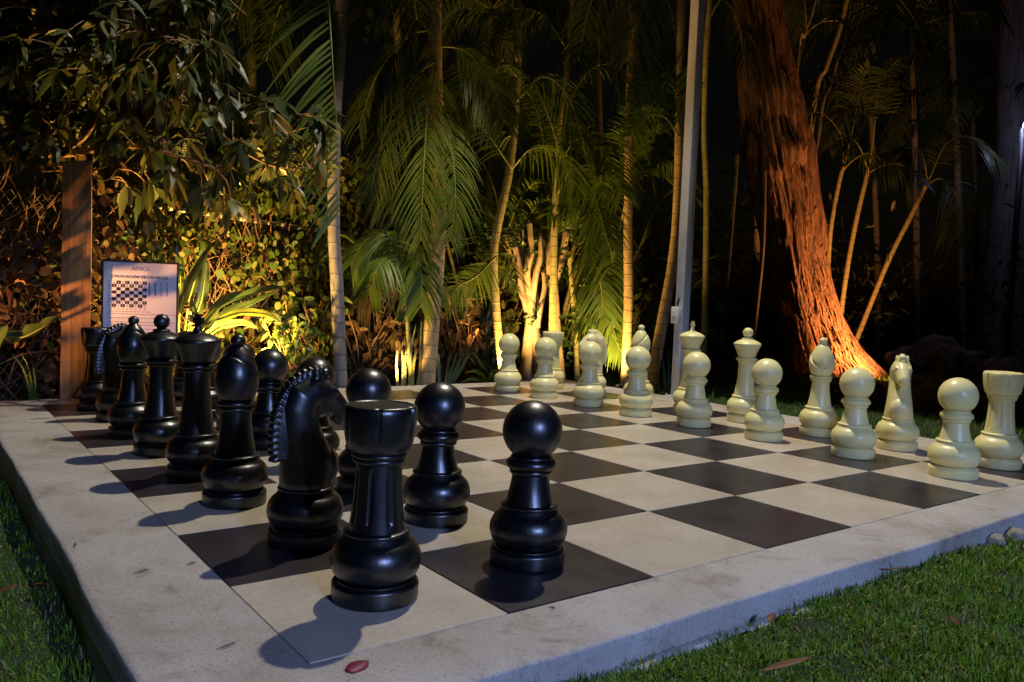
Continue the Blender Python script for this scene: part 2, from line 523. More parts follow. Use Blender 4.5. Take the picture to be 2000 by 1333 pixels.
M['lens_cool'] = emit_mat("cool_lamp_lens", (0.30, 0.28, 1.0), 9.0)
M['lens_white'] = emit_mat("white_lamp_lens", (1.0, 0.95, 0.85), 6.0)

# ================================================================== SETTING
# lawn: one sheet to the horizon, denser near the board
def axis(n, lim):
    t = np.linspace(-1, 1, n)
    return np.sign(t) * (np.abs(t) ** 3.2) * lim
xs = axis(150, 90) + 2.0; ys = axis(150, 90) + 1.5
mb = MB()
mb.v = [(x, y, gz(x, y) + 0.018 * noise.noise(Vector((x * 1.7, y * 1.7, 0)))) for y in ys for x in xs]
n = len(xs)
inside = lambda x, y: -0.2 < x < 4.3 and -0.15 < y < 4.2
for j in range(n - 1):
    for i in range(n - 1):
        mb.f.append((j * n + i, j * n + i + 1, (j + 1) * n + i + 1, (j + 1) * n + i))
mb.v = [(x, y, z - 0.3) if inside(x, y) else (x, y, z) for (x, y, z) in mb.v]
o = mb.build("ground", M['soil']); tag(o, kind='structure')

# concrete platform
X0, X1, Y0, Y1 = -0.30, 4.36, -0.235, 4.28
B = 8 * S
def perim(x0, y0, x1, y1, k):
    p = []
    for (ax, ay, bx, by) in ((x0, y0, x1, y0), (x1, y0, x1, y1), (x1, y1, x0, y1), (x0, y1, x0, y0)):
        p += [(ax + (bx - ax) * i / k, ay + (by - ay) * i / k) for i in range(k)]
    return p
K = 130
mb = MB()
rings = [(-0.34, 0.034), (-0.072, 0.026), (-0.064, 0.014), (-0.064, 0.004), (-0.02, 0.0), (-0.007, -0.001), (-0.002, -0.005), (0.0, -0.013), (0.0, -0.11)]
allr = []
for ri, (z, off) in enumerate(rings):
    o2 = off if ri >= 3 else off * 0.1           # rough cement ledge only along the near side
    ring = perim(X0 - o2, Y0 - off, X1 + o2, Y1 + o2, K)
    out = []
    for (x, y) in ring:
        w = (noise.noise(Vector((x * 11, y * 11, 9))) * 0.035 if ri < 3 and abs(y - (Y0 - off)) < 1e-6 else 0) + noise.noise(Vector((x * 2.2, y * 2.2, 3))) * 0.011 + noise.noise(Vector((x * 14, y * 14, z * 25))) * (0.002 if ri < 7 else 0.0)
        if ri >= 7: w = 0
        cx, cy = (X0 + X1) / 2, (Y0 + Y1) / 2
        dx = w if abs(x - (X0 - o2)) < 1e-6 else (-w if abs(x - (X1 + o2)) < 1e-6 else 0)
        dy = w if abs(y - (Y0 - off)) < 1e-6 else (-w if abs(y - (Y1 + o2)) < 1e-6 else 0)
        zz = z + (noise.noise(Vector((x * 9, y * 9, 7))) * 0.0015 if 3 <= ri < 7 else 0)
        out.append((x + dx, y + dy, zz))
    allr.append(out)
allr.append([(x, y, 0.0) for (x, y) in perim(0.0, 0.0, B, B, K)])
allr.append([(x, y, -0.03) for (x, y) in perim(0.0, 0.0, B, B, K)])
T = 4 * K
mb.v = [p for r_ in allr for p in r_]
for i in range(len(allr) - 1):
    for k in range(T):
        k2 = (k + 1) % T
        mb.f.append((i * T + k, i * T + k2, (i + 1) * T + k2, (i + 1) * T + k))
o = mb.build("concrete_platform", M['concrete'], smooth=True, sharp=50)
tag(o, "low pale concrete platform edging the chessboard, stained and speckled", "platform")

# chessboard floor: tiles set in pale grout, a hair above the concrete
board = thing("chessboard", "giant chessboard floor of cream and charcoal tiles", "chessboard")
mb = MB()
mb.add([(0.0, 0.0, -0.006), (B, 0.0, -0.006), (B, B, -0.006), (0.0, B, -0.006)], [(0, 1, 2, 3)])
mb.build("grout_bed", M['grout'], board, smooth=False)
tl, td = MB(), MB()
for i in range(8):
    for j in range(8):
        dark = (i + j) % 2
        g = 0.0042 if dark else 0.0014
        x0, y0, x1, y1 = i * S + g, j * S + g, (i + 1) * S - g, (j + 1) * S - g
        e = 0.0012; zt = 0.0022 + R_.uniform(-0.0003, 0.0003); zb = -0.007
        vs = [(x0, y0, zb), (x1, y0, zb), (x1, y1, zb), (x0, y1, zb), (x0, y0, zt - e), (x1, y0, zt - e), (x1, y1, zt - e), (x0, y1, zt - e),
              (x0 + e, y0 + e, zt), (x1 - e, y0 + e, zt), (x1 - e, y1 - e, zt), (x0 + e, y1 - e, zt)]
        fs = [(0, 1, 5, 4), (1, 2, 6, 5), (2, 3, 7, 6), (3, 0, 4, 7), (4, 5, 9, 8), (5, 6, 10, 9), (6, 7, 11, 10), (7, 4, 8, 11), (8, 9, 10, 11)]
        (td if dark else tl).add(vs, fs)
tl.build("light_squares", M['tile_light'], board, smooth=False)
td.build("dark_squares", M['tile_dark'], board, smooth=False)
ZT = 0.0025

# ================================================================== CHESS PIECES (profiles in squares)
def arc(cx, cz, r, a0, a1, n=7, rz=None):
    rz = rz or r
    return [(cx + r * math.cos(math.radians(a0 + (a1 - a0) * i / n)), cz + rz * math.sin(math.radians(a0 + (a1 - a0) * i / n))) for i in range(n + 1)]

BASE = ([(0.198, 0.0)] + arc(0.198, 0.014, 0.014, -80, 0, 3) + arc(0.194, 0.076, 0.020, 0, 75, 5) + [(0.190, 0.099), (0.189, 0.104)]
        + arc(0.128, 0.200, 0.0945, -68, 62, 22, 0.108) + [(0.163, 0.312), (0.157, 0.320), (0.154, 0.325)]
        + arc(0.154, 0.3345, 0.010, -85, 85, 6) + [(0.146, 0.347), (0.13, 0.349)])
def shaft_prof(z0, r0, z1, r1, bow=0.012, n=14):
    out = []
    for i in range(n + 1):
        t = i / n
        out.append((r0 + (r1 - r0) * t - bow * math.sin(math.pi * t) , z0 + (z1 - z0) * t))
    return out
def ring_prof(zs, inner):
    """stack of rounded rings: (z, radius, half thickness)"""
    out = [(inner, zs[0][0] - zs[0][2] * 1.15)]
    for (z, r, h) in zs:
        out += arc(r - h * 0.9, z, h * 0.9, -85, 85, 8, h)
    out.append((inner, zs[-1][0] + zs[-1][2] * 1.15))
    return out
def sc(prof):
    return [(r * S, z * S) for r, z in prof]

def remesh(mb, voxel, it=6):
    me = bpy.data.meshes.new("tmp"); me.from_pydata(mb.v, [], mb.f)
    o = bpy.data.objects.new("tmp", me); scene.collection.objects.link(o)
    md = o.modifiers.new("r", 'REMESH'); md.mode = 'VOXEL'; md.voxel_size = voxel
    sm = o.modifiers.new("s", 'SMOOTH'); sm.factor = 0.5; sm.iterations = it
    dg = bpy.context.evaluated_depsgraph_get()
    ev = o.evaluated_get(dg)
    out = bpy.data.meshes.new_from_object(ev)
    bpy.data.objects.remove(o); bpy.data.meshes.remove(me)
    out.polygons.foreach_set('use_smooth', [True] * len(out.polygons))
    return out

def knight_meshes():
    mb = MB()
    secs = [(0.0, .33, 0, .150, .148), (0.0, .37, 0, .158, .150), (0.006, .43, 0, .166, .142), (0.002, .51, 2, .164, .132), (-.020, .60, 5, .148, .120),
            (-.048, .69, 10, .134, .112), (-.064, .78, 18, .126, .108), (-.044, .858, 42, .130, .110), (.020, .890, 84, .120, .104), (.090, .864, 110, .112, .096),
            (.150, .832, 118, .088, .077), (.198, .795, 121, .073, .066), (.234, .764, 123, .063, .060), (.258, .744, 124, .036, .036)]
    seg = 28; vs = []; fs = []
    for (x, z, tl, a, b_) in secs:
        t = math.radians(tl)
        fx, fz = math.cos(t), -math.sin(t)                 # in-plane direction across the tangent
        for k in range(seg):
            th = 2 * math.pi * k / seg
            vs.append(((x + fx * a * math.cos(th)) * S, b_ * math.sin(th) * S, (z + fz * a * math.cos(th)) * S))
    for i in range(len(secs) - 1):
        for k in range(seg):
            k2 = (k + 1) % seg
            fs.append((i * seg + k, i * seg + k2, (i + 1) * seg + k2, (i + 1) * seg + k))
    fs.append(tuple(range(seg))[::-1]); fs.append(tuple((len(secs) - 1) * seg + k for k in range(seg)))
    mb.add(vs, fs)
    def el(c, r, ry=0):
        ellipsoid(mb, [q * S for q in c], [q * S for q in r], Matrix.Rotation(math.radians(ry), 3, 'Y'), 18, 12)
    el((.062, 0, .822), (.088, .094, .078), 28)             # cheek and jaw
    for s in (-1, 1):
        el((.030, s * .052, .995), (.026, .020, .052), -20)  # ears
        el((.118, s * .080, .885), (.026, .016, .018), 20)   # eyes
        el((.232, s * .040, .785), (.024, .020, .020), 30)   # nostrils
        el((.130, s * .068, .915), (.045, .018, .014), 22)   # brow
    el((.188, 0, .715), (.048, .042, .020), 35)              # lower lip
    el((.085, 0, .985), (.050, .034, .034), 18)              # forelock
    el((.12, 0, .45), (.07, .11, .12))                       # chest
    body = remesh(mb, 0.0042, 5)
    mm = MB()
    outer = [(.105, 1.018), (.045, 1.040), (-.012, 1.032), (-.066, 1.010), (-.116, .975), (-.158, .930), (-.192, .876), (-.215, .818), (-.228, .756), (-.236, .694), (-.239, .632), (-.234, .572), (-.222, .520)]
    inner = [(.09, .95), (.04, .96), (.0, .95), (-.03, .93), (-.06, .90), (-.09, .86), (-.115, .81), (-.13, .76), (-.14, .70), (-.14, .65), (-.14, .60), (-.14, .56), (-.15, .52)]
    vs = []; fs = []
    for (ox, oz), (ix, iz) in zip(outer, inner):
        for (x, z, w) in ((ox * .76 + ix * .24, oz * .76 + iz * .24, .034), (ix, iz, .06)):
            for s in (-1, 1): vs.append((x * S, s * w * S, z * S))
    for i in range(len(outer) - 1):
        a, b_ = i * 4, i * 4 + 4
        fs += [(a, a + 1, b_ + 1, b_), (a + 2, b_ + 2, b_ + 3, a + 3), (a, b_, b_ + 2, a + 2), (a + 1, a + 3, b_ + 3, b_ + 1)]
    fs += [(0, 2, 3, 1)]; e = (len(outer) - 1) * 4
    fs += [(e, e + 1, e + 3, e + 2)]
    mm.add(vs, fs)
    oc = catmull([(x, 0, z) for x, z in outer], 19); icv = catmull([(x, 0, z) for x, z in inner], 19)
    for a, b_ in zip(oc, icv):
        an = math.degrees(math.atan2(a.z - b_.z, a.x - b_.x))
        a = a + (b_ - a) * .22
        ellipsoid(mm, (a.x * S, 0, a.z * S), (.040 * S, .042 * S, .0185 * S), Matrix.Rotation(math.radians(-an), 3, 'Y'), 14, 9)
    mane = remesh(mm, 0.0042, 3)
    return body, mane
KN_BODY, KN_MANE = knight_meshes()

def make_piece(kind, colour):
    mt = M['black'] if colour == 'black' else M['cream']
    root = empty(kind)
    def part(name, prof, seg=72, fn=None, sharp=48, mb=None):
        mb = mb or MB()
        if prof: lathe(mb, sc(prof), seg, fn=fn)
        return mb.build(name, mt, root, True, sharp)
    part("base", BASE)
    if kind == 'pawn':
        part("shaft", shaft_prof(.345, .139, .512, .104, .004))
        part("collar", ring_prof([(.528, .122, .016), (.570, .142, .030), (.606, .118, .012)], .09))
        part("ball_head", [(0.085, .598)] + [(0.170 * math.cos(math.radians(a)), .757 + 0.170 * math.sin(math.radians(a))) for a in range(-62, 90, 4)] + [(0.004, .927)])
    elif kind == 'rook':
        def flute(th, z, r):
            q = abs(((th * 8 / (2 * math.pi)) % 1) - 0.5) * 2
            return 1 - 0.06 * smooth01((q - .72) / .12) * smooth01((z / S - .38) / .02) * smooth01((.655 - z / S) / .02)
        part("shaft", shaft_prof(.345, .139, .68, .112, .006, 40), 160, flute, 60)
        part("collar", ring_prof([(.690, .130, .014), (.716, .138, .013)], .09))
        def cren(th, z, r):
            zz = z / S
            q = abs(((th * 6 / (2 * math.pi)) % 1) - 0.5) * 2
            return 1 - (0.055 * smooth01((q - .84) / .06) * smooth01((zz - .80) / .02) if r > .14 * S else 0)
        part("battlement", [(.10, .722), (.138, .730), (.155, .748), (.166, .785), (.174, .84), (.179, .89), (.181, .925), (.179, .943), (.172, .954), (.160, .958), (.152, .957), (.148, .953), (.004, .955)], 144, cren, 40)
    elif kind == 'bishop':
        part("shaft", shaft_prof(.345, .140, .645, .099, .008))
        part("collar", ring_prof([(.664, .120, .016), (.700, .129, .016)], .085))
        pf = []
        pts = [(.085, .712), (.108, .725), (.128, .765), (.142, .82), (.147, .875), (.141, .925), (.124, .98), (.098, 1.03), (.070, 1.068), (.050, 1.09), (.042, 1.10)]
        cm = catmull([(r, 0, z) for r, z in pts], 70)
        pf = [(p.x, p.z) for p in cm]
        def slit(th, z, r):
            x = r * math.cos(th) / S; zz = z / S
            d = (zz - .955) * 0.74 + x * 0.67
            k = max(0.0, 1 - abs(d) / 0.017)
            return 1 - 0.17 * smooth01(k * 1.6) - (0.035 if d > 0 else 0)
        part("mitre", pf, 144, slit, 60)
        part("finial", [(.03, 1.085)] + [(0.05 * math.cos(math.radians(a)), 1.130 + 0.046 * math.sin(math.radians(a))) for a in range(-55, 90, 6)] + [(0.002, 1.176)], 40)
    elif kind in ('queen', 'king'):
        dz = 0.0 if kind == 'queen' else 0.045
        part("shaft", shaft_prof(.345, .140, .775 + dz, .098, .012, 20))
        part("collar", ring_prof([(.790 + dz, .116, .014), (.824 + dz, .137, .018)], .085))
        def facet(th, z, r):
            q = abs(math.cos(th * 4.5))
            zz = z / S - dz
            return 1 - 0.03 * (1 - q) * smooth01((zz - .85) / .02) * smooth01((1.0 - zz) / .02)
        cr = [(.09, .838), (.106, .848), (.116, .87), (.136, .925), (.158, .975), (.172, 1.002), (.177, 1.014), (.176, 1.024), (.168, 1.033), (.148, 1.048), (.118, 1.064), (.09, 1.076), (.07, 1.082)]
        part("crown", [(r, z + dz) for r, z in cr], 144, facet, 60)
        if kind == 'queen':
            part("finial", ring_prof([(1.090, .072, .011)], .04)[:-1] + [(.05, 1.103)] + [(0.067 * math.cos(math.radians(a)), 1.168 + 0.067 * math.sin(math.radians(a))) for a in range(-58, 90, 5)] + [(0.002, 1.235)], 48)
        else:
            mb = MB()
            lathe(mb, sc([(.062, 1.12), (.058, 1.13), (.035, 1.140), (.026, 1.155), (.024, 1.175), (.018, 1.176)]), 32)
            for (c, s_) in (((0, 0, 1.222), (.030, .036, .108)), ((0, 0, 1.226), (.028, .098, .034))):
                box(mb, [q * S for q in c], [q * S for q in s_])
            for (c, s_) in (((0, 0, 1.268), (.033, .050, .018)), ((0, .044, 1.226), (.031, .018, .048)), ((0, -.044, 1.226), (.031, .018, .048))):
                box(mb, [q * S for q in c], [q * S for q in s_])
            o = mb.build("cross", mt, root, True, 35)
    elif kind == 'knight':
        for nm, src in (("horse_head", KN_BODY), ("mane", KN_MANE)):
            me = src.copy(); me.materials.clear(); me.materials.append(mt)
            link(nm, me, root)
    return root

used = {}
def place(kind, colour, fx, fy, label, rz=None):
    key = (kind, colour)
    if key not in used:
        o = make_piece(kind, colour); used[key] = o
    else:
        o = copy_thing(used[key])
    o.location = (fx * S, fy * S, ZT)
    if rz is None: rz = (0 if colour == 'black' else math.pi)
    o.rotation_euler = (0, 0, rz)
    tag(o, label, "chess piece", ("black" if colour == 'black' else "cream") + " chess pieces")
    return o
place('rook', 'black', .555, .51, "black rook nearest the camera on the corner square")
place('knight', 'black', .60, 1.50, "black horse head knight directly beside the nearest black rook", 0.12)
place('bishop', 'black', .53, 2.57, "black bishop with pointed mitre between near knight and cross topped king", 0.5)
place('king', 'black', .53, 3.52, "black king topped by a small cross", 0.3)
place('queen', 'black', .50, 4.52, "black queen with round ball on her crown, beside the black king")
place('bishop', 'black', .48, 5.52, "black bishop beyond the black queen, ball tip before the printed sign", 1.3)
place('knight', 'black', .55, 6.56, "black knight deep in the row, half hidden next to the farthest rook", 0.1)
place('rook', 'black', .50, 7.46, "black rook farthest away on the corner square by the wooden post", 0.3)
place('pawn', 'black', 1.54, .55, "black pawn nearest the camera, alone right of the near rook")
place('pawn', 'black', 1.53, 1.53, "black pawn second from the front, behind the near rook's right side")
place('pawn', 'black', 1.50, 2.50, "black pawn third from the front, only its ball showing above the near rook")
place('pawn', 'black', 1.50, 3.50, "black pawn mostly hidden behind the near knight's mane")
place('pawn', 'black', 1.47, 4.49, "black pawn standing clear between the near bishop and near knight")
place('pawn', 'black', 1.50, 5.48, "black pawn hidden behind the near bishop's head")
place('pawn', 'black', 1.46, 6.50, "black pawn glimpsed between the black king and queen")
place('pawn', 'black', 1.50, 7.50, "black pawn farthest back, hidden behind the black queen")
place('pawn', 'cream', 6.55, .49, "cream pawn nearest the camera, in front of the near cream rook")
place('pawn', 'cream', 6.58, 1.51, "cream pawn just left of the cream horse head knight facing camera")
place('pawn', 'cream', 6.57, 2.60, "cream pawn between the cream queen and the near cream bishop")
place('pawn', 'cream', 6.56, 3.62, "cream pawn directly in front of the cross topped cream king")
place('pawn', 'cream', 6.50, 4.57, "cream pawn directly in front of the far cream bishop")
place('pawn', 'cream', 6.54, 5.55, "cream pawn directly in front of the far cream knight")
place('pawn', 'cream', 6.49, 6.50, "cream pawn directly in front of the far cream rook")
place('pawn', 'cream', 6.48, 7.42, "cream pawn farthest back, standing before the pruned tree")
place('rook', 'cream', 7.50, .49, "cream rook nearest the camera at the right end of its row", 2.7)
place('knight', 'cream', 7.50, 1.53, "cream knight in plain view, muzzle turned towards the camera", 3.75)
place('bishop', 'cream', 7.50, 2.50, "cream bishop standing in front of the orange lit tree root", 3.9)
place('queen', 'cream', 7.52, 3.60, "cream queen with a ball on her flared crown")
place('king', 'cream', 7.50, 4.52, "cream king topped by a small cross, beside the white post", 2.6)
place('bishop', 'cream', 7.50, 5.50, "cream bishop deep in the row, slit mitre above a pawn", 2.5)
place('knight', 'cream', 7.50, 6.52, "cream knight deep in the row, mane showing behind a pawn", 2.9)
place('rook', 'cream', 7.42, 7.45, "cream rook farthest back before the floodlit pruned tree")

# ================================================================== STRUCTURES AROUND THE BOARD
def cam_dir(v):
    return Vector(CAM_R.T @ np.array(v, float))
TO_CAM = -cam_dir((0, 0, 1)); TO_CAM.z = 0; TO_CAM.normalize()
SIDE = cam_dir((1, 0, 0)); SIDE.z = 0; SIDE.normalize()

# white steel post with its floodlight arm
p0 = Vector((4.415, 2.945, 0))
root = thing("lamp_post", "tall square white steel post with a switch box, at the platform edge", "lamp post", loc=(p0.x, p0.y, -0.12))
W = 0.085
mb = MB(); box(mb, (0, 0, 3.28), (W, W, 6.56))
bevel_obj(mb.build("post", M['steel_paint'], root), 0.006)
mb = MB(); box(mb, (0, 0, 0.118), (0.17, 0.17, 0.012))
for sx in (-1, 1):
    for sy in (-1, 1):
        lathe_b = [(0.008, 0.124), (0.008, 0.137), (0.004, 0.139)]
        c = len(mb.v); lathe(mb, lathe_b, 8)
        mb.v[c:] = [(x + sx * .065, y + sy * .065, z) for x, y, z in mb.v[c:]]
mb.build("base_plate", M['steel_paint'], root, sharp=30)
mb = MB()
a = Vector((POLE_LAMP[0] - p0.x, POLE_LAMP[1] - p0.y, 0))
tube(mb, [Vector((0, 0, 6.50)), Vector((a.x, a.y, 6.58))], 0.03, 10)
mb.build("arm", M['steel_paint'], root)
mb = MB(); box(mb, (a.x, a.y, 6.53), (0.34, 0.26, 0.06))
lo = bevel_obj(mb.build("floodlight_housing", M['dark_metal'], root), 0.01)
bx = MB()
# switch box on the face towards the board
for (cx, cy) in ((-W / 2 - 0.024, 0.0),):
    box(bx, (cx, cy + 0.004, 0.12 + 0.665), (0.046, 0.075, 0.135))
sb = bevel_obj(bx.build("switch_box", M['white_pvc'], root), 0.006)
mb = MB(); box(mb, (-W / 2 - 0.049, 0.004, 0.80), (0.006, 0.030, 0.045))
mb.build("switch_rocker", M['white_pvc'], sb, smooth=False)
mb = MB()
tube(mb, [Vector((-W / 2 - 0.022, 0, 0.86)), Vector((-W / 2 - 0.012, 0, 0.90)), Vector((-W / 2 - 0.004, 0, 0.93))], 0.008, 8)
mb.build("cable", M['dark_metal'], root)
mb = MB()
for z in (2.05, 2.62, 3.1, 1.75):
    ellipsoid(mb, (-0.012, -W / 2 - 0.001, z), (0.004, 0.003, 0.004), None, 8, 5)
mb.build("rivets", M['dark_metal'], root)

# wooden beam post at the left
pb = at(147, 775, 5.35)
root = thing("wooden_post", "thick weathered wooden beam standing upright behind farthest black rook", "post", loc=(pb.x, pb.y, gz(pb.x, pb.y) - 0.02), rz=math.radians(79))
ht = at(147, 318, 5.35).z - root.location.z
mb = MB()
nz = 26
for k in range(nz + 1):
    z = ht * k / nz
    for i, (sx, sy) in enumerate(((-1, -1), (1, -1), (1, 1), (-1, 1))):
        w = 0.083
        top = 0.0
        if k == nz: top = (0.0, -0.012, 0.004, -0.02)[i]
        mb.v.append((sx * w + 0.003 * noise.noise(Vector((z * 3, i * 7, 1))), sy * w + 0.003 * noise.noise(Vector((z * 3, i * 9, 5))), z + top))
for k in range(nz):
    for i in range(4):
        j = (i + 1) % 4
        mb.f.append((k * 4 + i, k * 4 + j, k * 4 + 4 + j, k * 4 + 4 + i))
mb.f.append((nz * 4, nz * 4 + 1, nz * 4 + 2, nz * 4 + 3))
mb.build("beam", M['beam'], root, smooth=False)
mb = MB()
for (x, z) in ((-0.03, 0.4), (0.045, ht - 0.12), (-0.05, ht - 0.3)):
    ellipsoid(mb, (x, -0.0845, z), (0.007, 0.004, 0.007), None, 8, 5)
mb.build("nail_heads", M['dark_metal'], root)

# printed sign on its stand
ps = at(271, 770, 5.46)
fac = math.atan2(TO_CAM.y, TO_CAM.x) + math.radians(90 + 17)
root = thing("sign", "white printed chess setup sign in a thin black frame", "sign", loc=(ps.x, ps.y, gz(ps.x, ps.y)), rz=fac)
root.scale = (1.088,) * 3
zt = (at(271, 511, 5.46).z - root.location.z) / 1.088           # top edge above the ground
SW, SH = 0.432, 0.61
zc = zt - SH / 2
mb = MB(); box(mb, (0, 0.008, zc), (SW - 0.012, 0.010, SH - 0.012)); mb.build("sheet", M['print_white'], root, smooth=False)
fm = MB()
for (cx, cz, sx, sz) in ((-SW / 2 + .004, zc, .010, SH - .0201), (SW / 2 - .004, zc, .010, SH - .0201), (0, zt - .005, SW + .002, .010), (0, zt - SH + .005, SW + .002, .010)):
    box(fm, (cx, 0.006, cz), (sx, 0.020, sz))
fm.build("frame", M['frame_black'], root, smooth=False)
for s in (-1, 1):
    mb = MB(); tube(mb, [Vector((s * .15, 0.03, zt - SH + .08)), Vector((s * .17, 0.05, -0.03))], 0.011, 8)
    mb.build("leg", M['dark_metal'], root)
mb = MB(); tube(mb, [Vector((-0.20, 0.03, zt - .16)), Vector((-0.235, 0.20, -0.03))], 0.011, 8)
mb.build("back_leg", M['steel_paint'], root)
def text(body, x, z, size, mt, name, bold=0.0, spacing=1.0, parent=None):
    cu = bpy.data.curves.new(name, 'FONT'); cu.body = body; cu.size = size
    cu.align_x = 'CENTER'; cu.align_y = 'CENTER'; cu.offset = bold; cu.space_character = spacing; cu.extrude = 0.0006
    t = bpy.data.objects.new("t", cu); scene.collection.objects.link(t)
    me = bpy.data.meshes.new_from_object(t.evaluated_get(bpy.context.evaluated_depsgraph_get()))
    bpy.data.objects.remove(t)
    me.materials.clear(); me.materials.append(mt)
    o = link(name, me, parent or root)
    o.rotation_euler = (math.radians(90), 0, 0); o.location = (x, 0.0018, z)
    return o
text("ÁRBOL", 0, zt - .048, .034, M['print_grey'], "logo_lettering", 0.0002, 1.05)
text("COLOCACIÓN DE LAS PIEZAS", -0.004, zt - .098, .0215, M['print_ink'], "heading_lettering", 0.0004, 1.12)
dm = MB()
cw, ch = 0.0245, 0.0203
bx0, bz0 = -SW / 2 + 0.056, zt - 0.124
for i in range(8):
    for j in range(8):
        cx, cz = bx0 + (i + .5) * cw, bz0 - (j + .5) * ch
        piece = j in (0, 1, 6, 7)
        if (i + j) % 2 == 1:
            box(dm, (cx, 0.0022, cz), (cw * .98, 0.0012, ch * .98))
            if piece: box(dm, (cx, 0.0012, cz), (cw * .22, 0.0012, ch * .7), 1)
        elif piece:
            box(dm, (cx, 0.0022, cz), (cw * .16, 0.0012, ch * .72), 1)
dm.build("diagram_print", [M['print_ink'], M['print_grey']], root, smooth=False)
ic = MB(); ic2 = MB()
for r_ in range(3):
    for c_ in range(4):
        cx, cz = 0.050 + c_ * 0.034, zt - .140 - r_ * 0.0285
        q = ic if c_ < 2 else ic2
        box(q, (cx, 0.0022, cz + .002), (.0050, .0012, .014)); box(q, (cx, 0.0022, cz - .0065), (.010, .0012, .004)); box(q, (cx, 0.0022, cz - .0135), (.020, .0012, .0012))
        box(q, (cx, 0.0022, cz + .0105), (.0065, .0012, .004))
ic.build("icons", M['print_ink'], root, smooth=False); ic2.build("pale_icons", M['print_grey'], root, smooth=False)
for i in range(8):
    text(str(i + 1), bx0 + (i + .5) * cw, bz0 - 8 * ch - .0105, .0125, M['print_ink'], "diagram_figures", 0.0002)
    text("HGFEDCBA"[i], bx0 - .0155, bz0 - (i + .5) * ch, .0125, M['print_ink'], "diagram_letters", 0.0002)
ln = MB()
for k, (w, dz) in enumerate(((.24, .312), (.37, .327), (.34, .351), (.37, .377), (.36, .395), (.30, .418), (.37, .437), (.33, .455))):
    x = -SW / 2 + .034
    while x < -SW / 2 + .034 + w:
        l = R_.uniform(.012, .034)
        box(ln, (x + l / 2, 0.0022, zt - dz), (l, .0012, .0036)); x += l + .005
ln.build("text_lines", M['print_grey'], root, smooth=False)

# chain link fence
FZ = 1.36
def rail_pt(u):
    v = np.interp(u, [-400, 215, 535, 950, 1400], [294, 390, 440, 496, 552])
    r = CAM_R.T @ np.array([(u - 1000) / F_PX, (v - 666.5) / F_PX, 1.0])
    s = (FZ - CAM_C[2]) / r[2]
    return Vector(CAM_C + s * r)
fa, fb = rail_pt(215), rail_pt(720)
fd = (fb - fa); fd.z = 0; fd.normalize()
fn_ = Vector((-fd.y, fd.x, 0))
if fn_.dot(TO_CAM) < 0: fn_ = -fn_
def fpt(s, z, off=0.0):
    """s metres along the fence from where the rail leaves the post"""
    return Vector((fa.x, fa.y, 0)) + fd * s + fn_ * off + Vector((0, 0, z))
root = thing("chain_link_fence", "rusty chain link fence with a pipe top rail under creepers", "fence")
F0, F1 = -2.6, 9.5
mb = MB(); tube(mb, [fpt(-0.05, FZ), fpt(F1, FZ)], 0.021, 10); mb.build("top_rail", M['galv'], root)
for s in (-2.4, 0.05, 2.62, 5.2, 7.8):
    q = fpt(s, 0)
    mb = MB(); tube(mb, [fpt(s, gz(q.x, q.y) - .1, -.01), fpt(s, FZ - .022, -.01)], 0.024, 10); mb.build("fence_post", M['galv'], root)
mb = MB()
pitch, zb, zt_ = 0.075, -0.12, FZ - 0.03
hgt = zt_ - zb
s = F0
while s < F1:
    for dirn in (1, -1):
        a0, a1 = s, s + dirn * hgt * 0.85
        z0, z1 = zb, zt_
        if a1 < F0: z1 = zb + (F0 - a0) / (a1 - a0) * (zt_ - zb); a1 = F0
        if a1 > F1: z1 = zb + (F1 - a0) / (a1 - a0) * (zt_ - zb); a1 = F1
        tube(mb, [fpt(a0, z0, dirn * .0015), fpt(a1, z1, dirn * .0015)], 0.0024, 3, cap=False)
    s += pitch
mb.build("wire_mesh", M['wire'], root)
# ================================================================== LEAVES, FRONDS, TRUNKS
def leaf(mb, p, d, nrm, L, W, droop=0.0, fold=0.25, shape=0, mi=0, segs=4):
    """folded leaf blade: base p, direction d, face normal nrm"""
    d = d.normalized()
    s = d.cross(nrm)
    if s.length < 1e-4: s = d.cross(Vector((0.3, 0.8, 0.5)))
    s.normalize(); n_ = s.cross(d)
    prof = {0: (0.0, 0.72, 1.0, 0.66, 0.0), 1: (0.25, 0.95, 1.0, 0.6, 0.0), 2: (0.5, 0.9, 1.0, 0.75, 0.0)}[shape]
    vs = []; fs = []
    for i in range(segs + 1):
        t = i / segs
        w = W * 0.5 * float(np.interp(t, (0, .25, .5, .78, 1), prof))
        c = p + d * (L * t) + Vector((0, 0, -droop * L * t * t))
        up = n_ * (fold * w)
        if i == segs: vs += [c]
        else: vs += [c + s * w + up, c, c - s * w + up]
    for i in range(segs - 1):
        a = i * 3
        fs += [(a, a + 1, a + 4, a + 3), (a + 1, a + 2, a + 5, a + 4)]
    a = (segs - 1) * 3
    fs += [(a, a + 1, a + 3), (a + 1, a + 2, a + 3)]
    mb.add(vs, fs, mi)

def rvec(r=R_):
    while True:
        v = Vector((r.uniform(-1, 1), r.uniform(-1, 1), r.uniform(-1, 1)))
        if 0.05 < v.length < 1: return v.normalized()

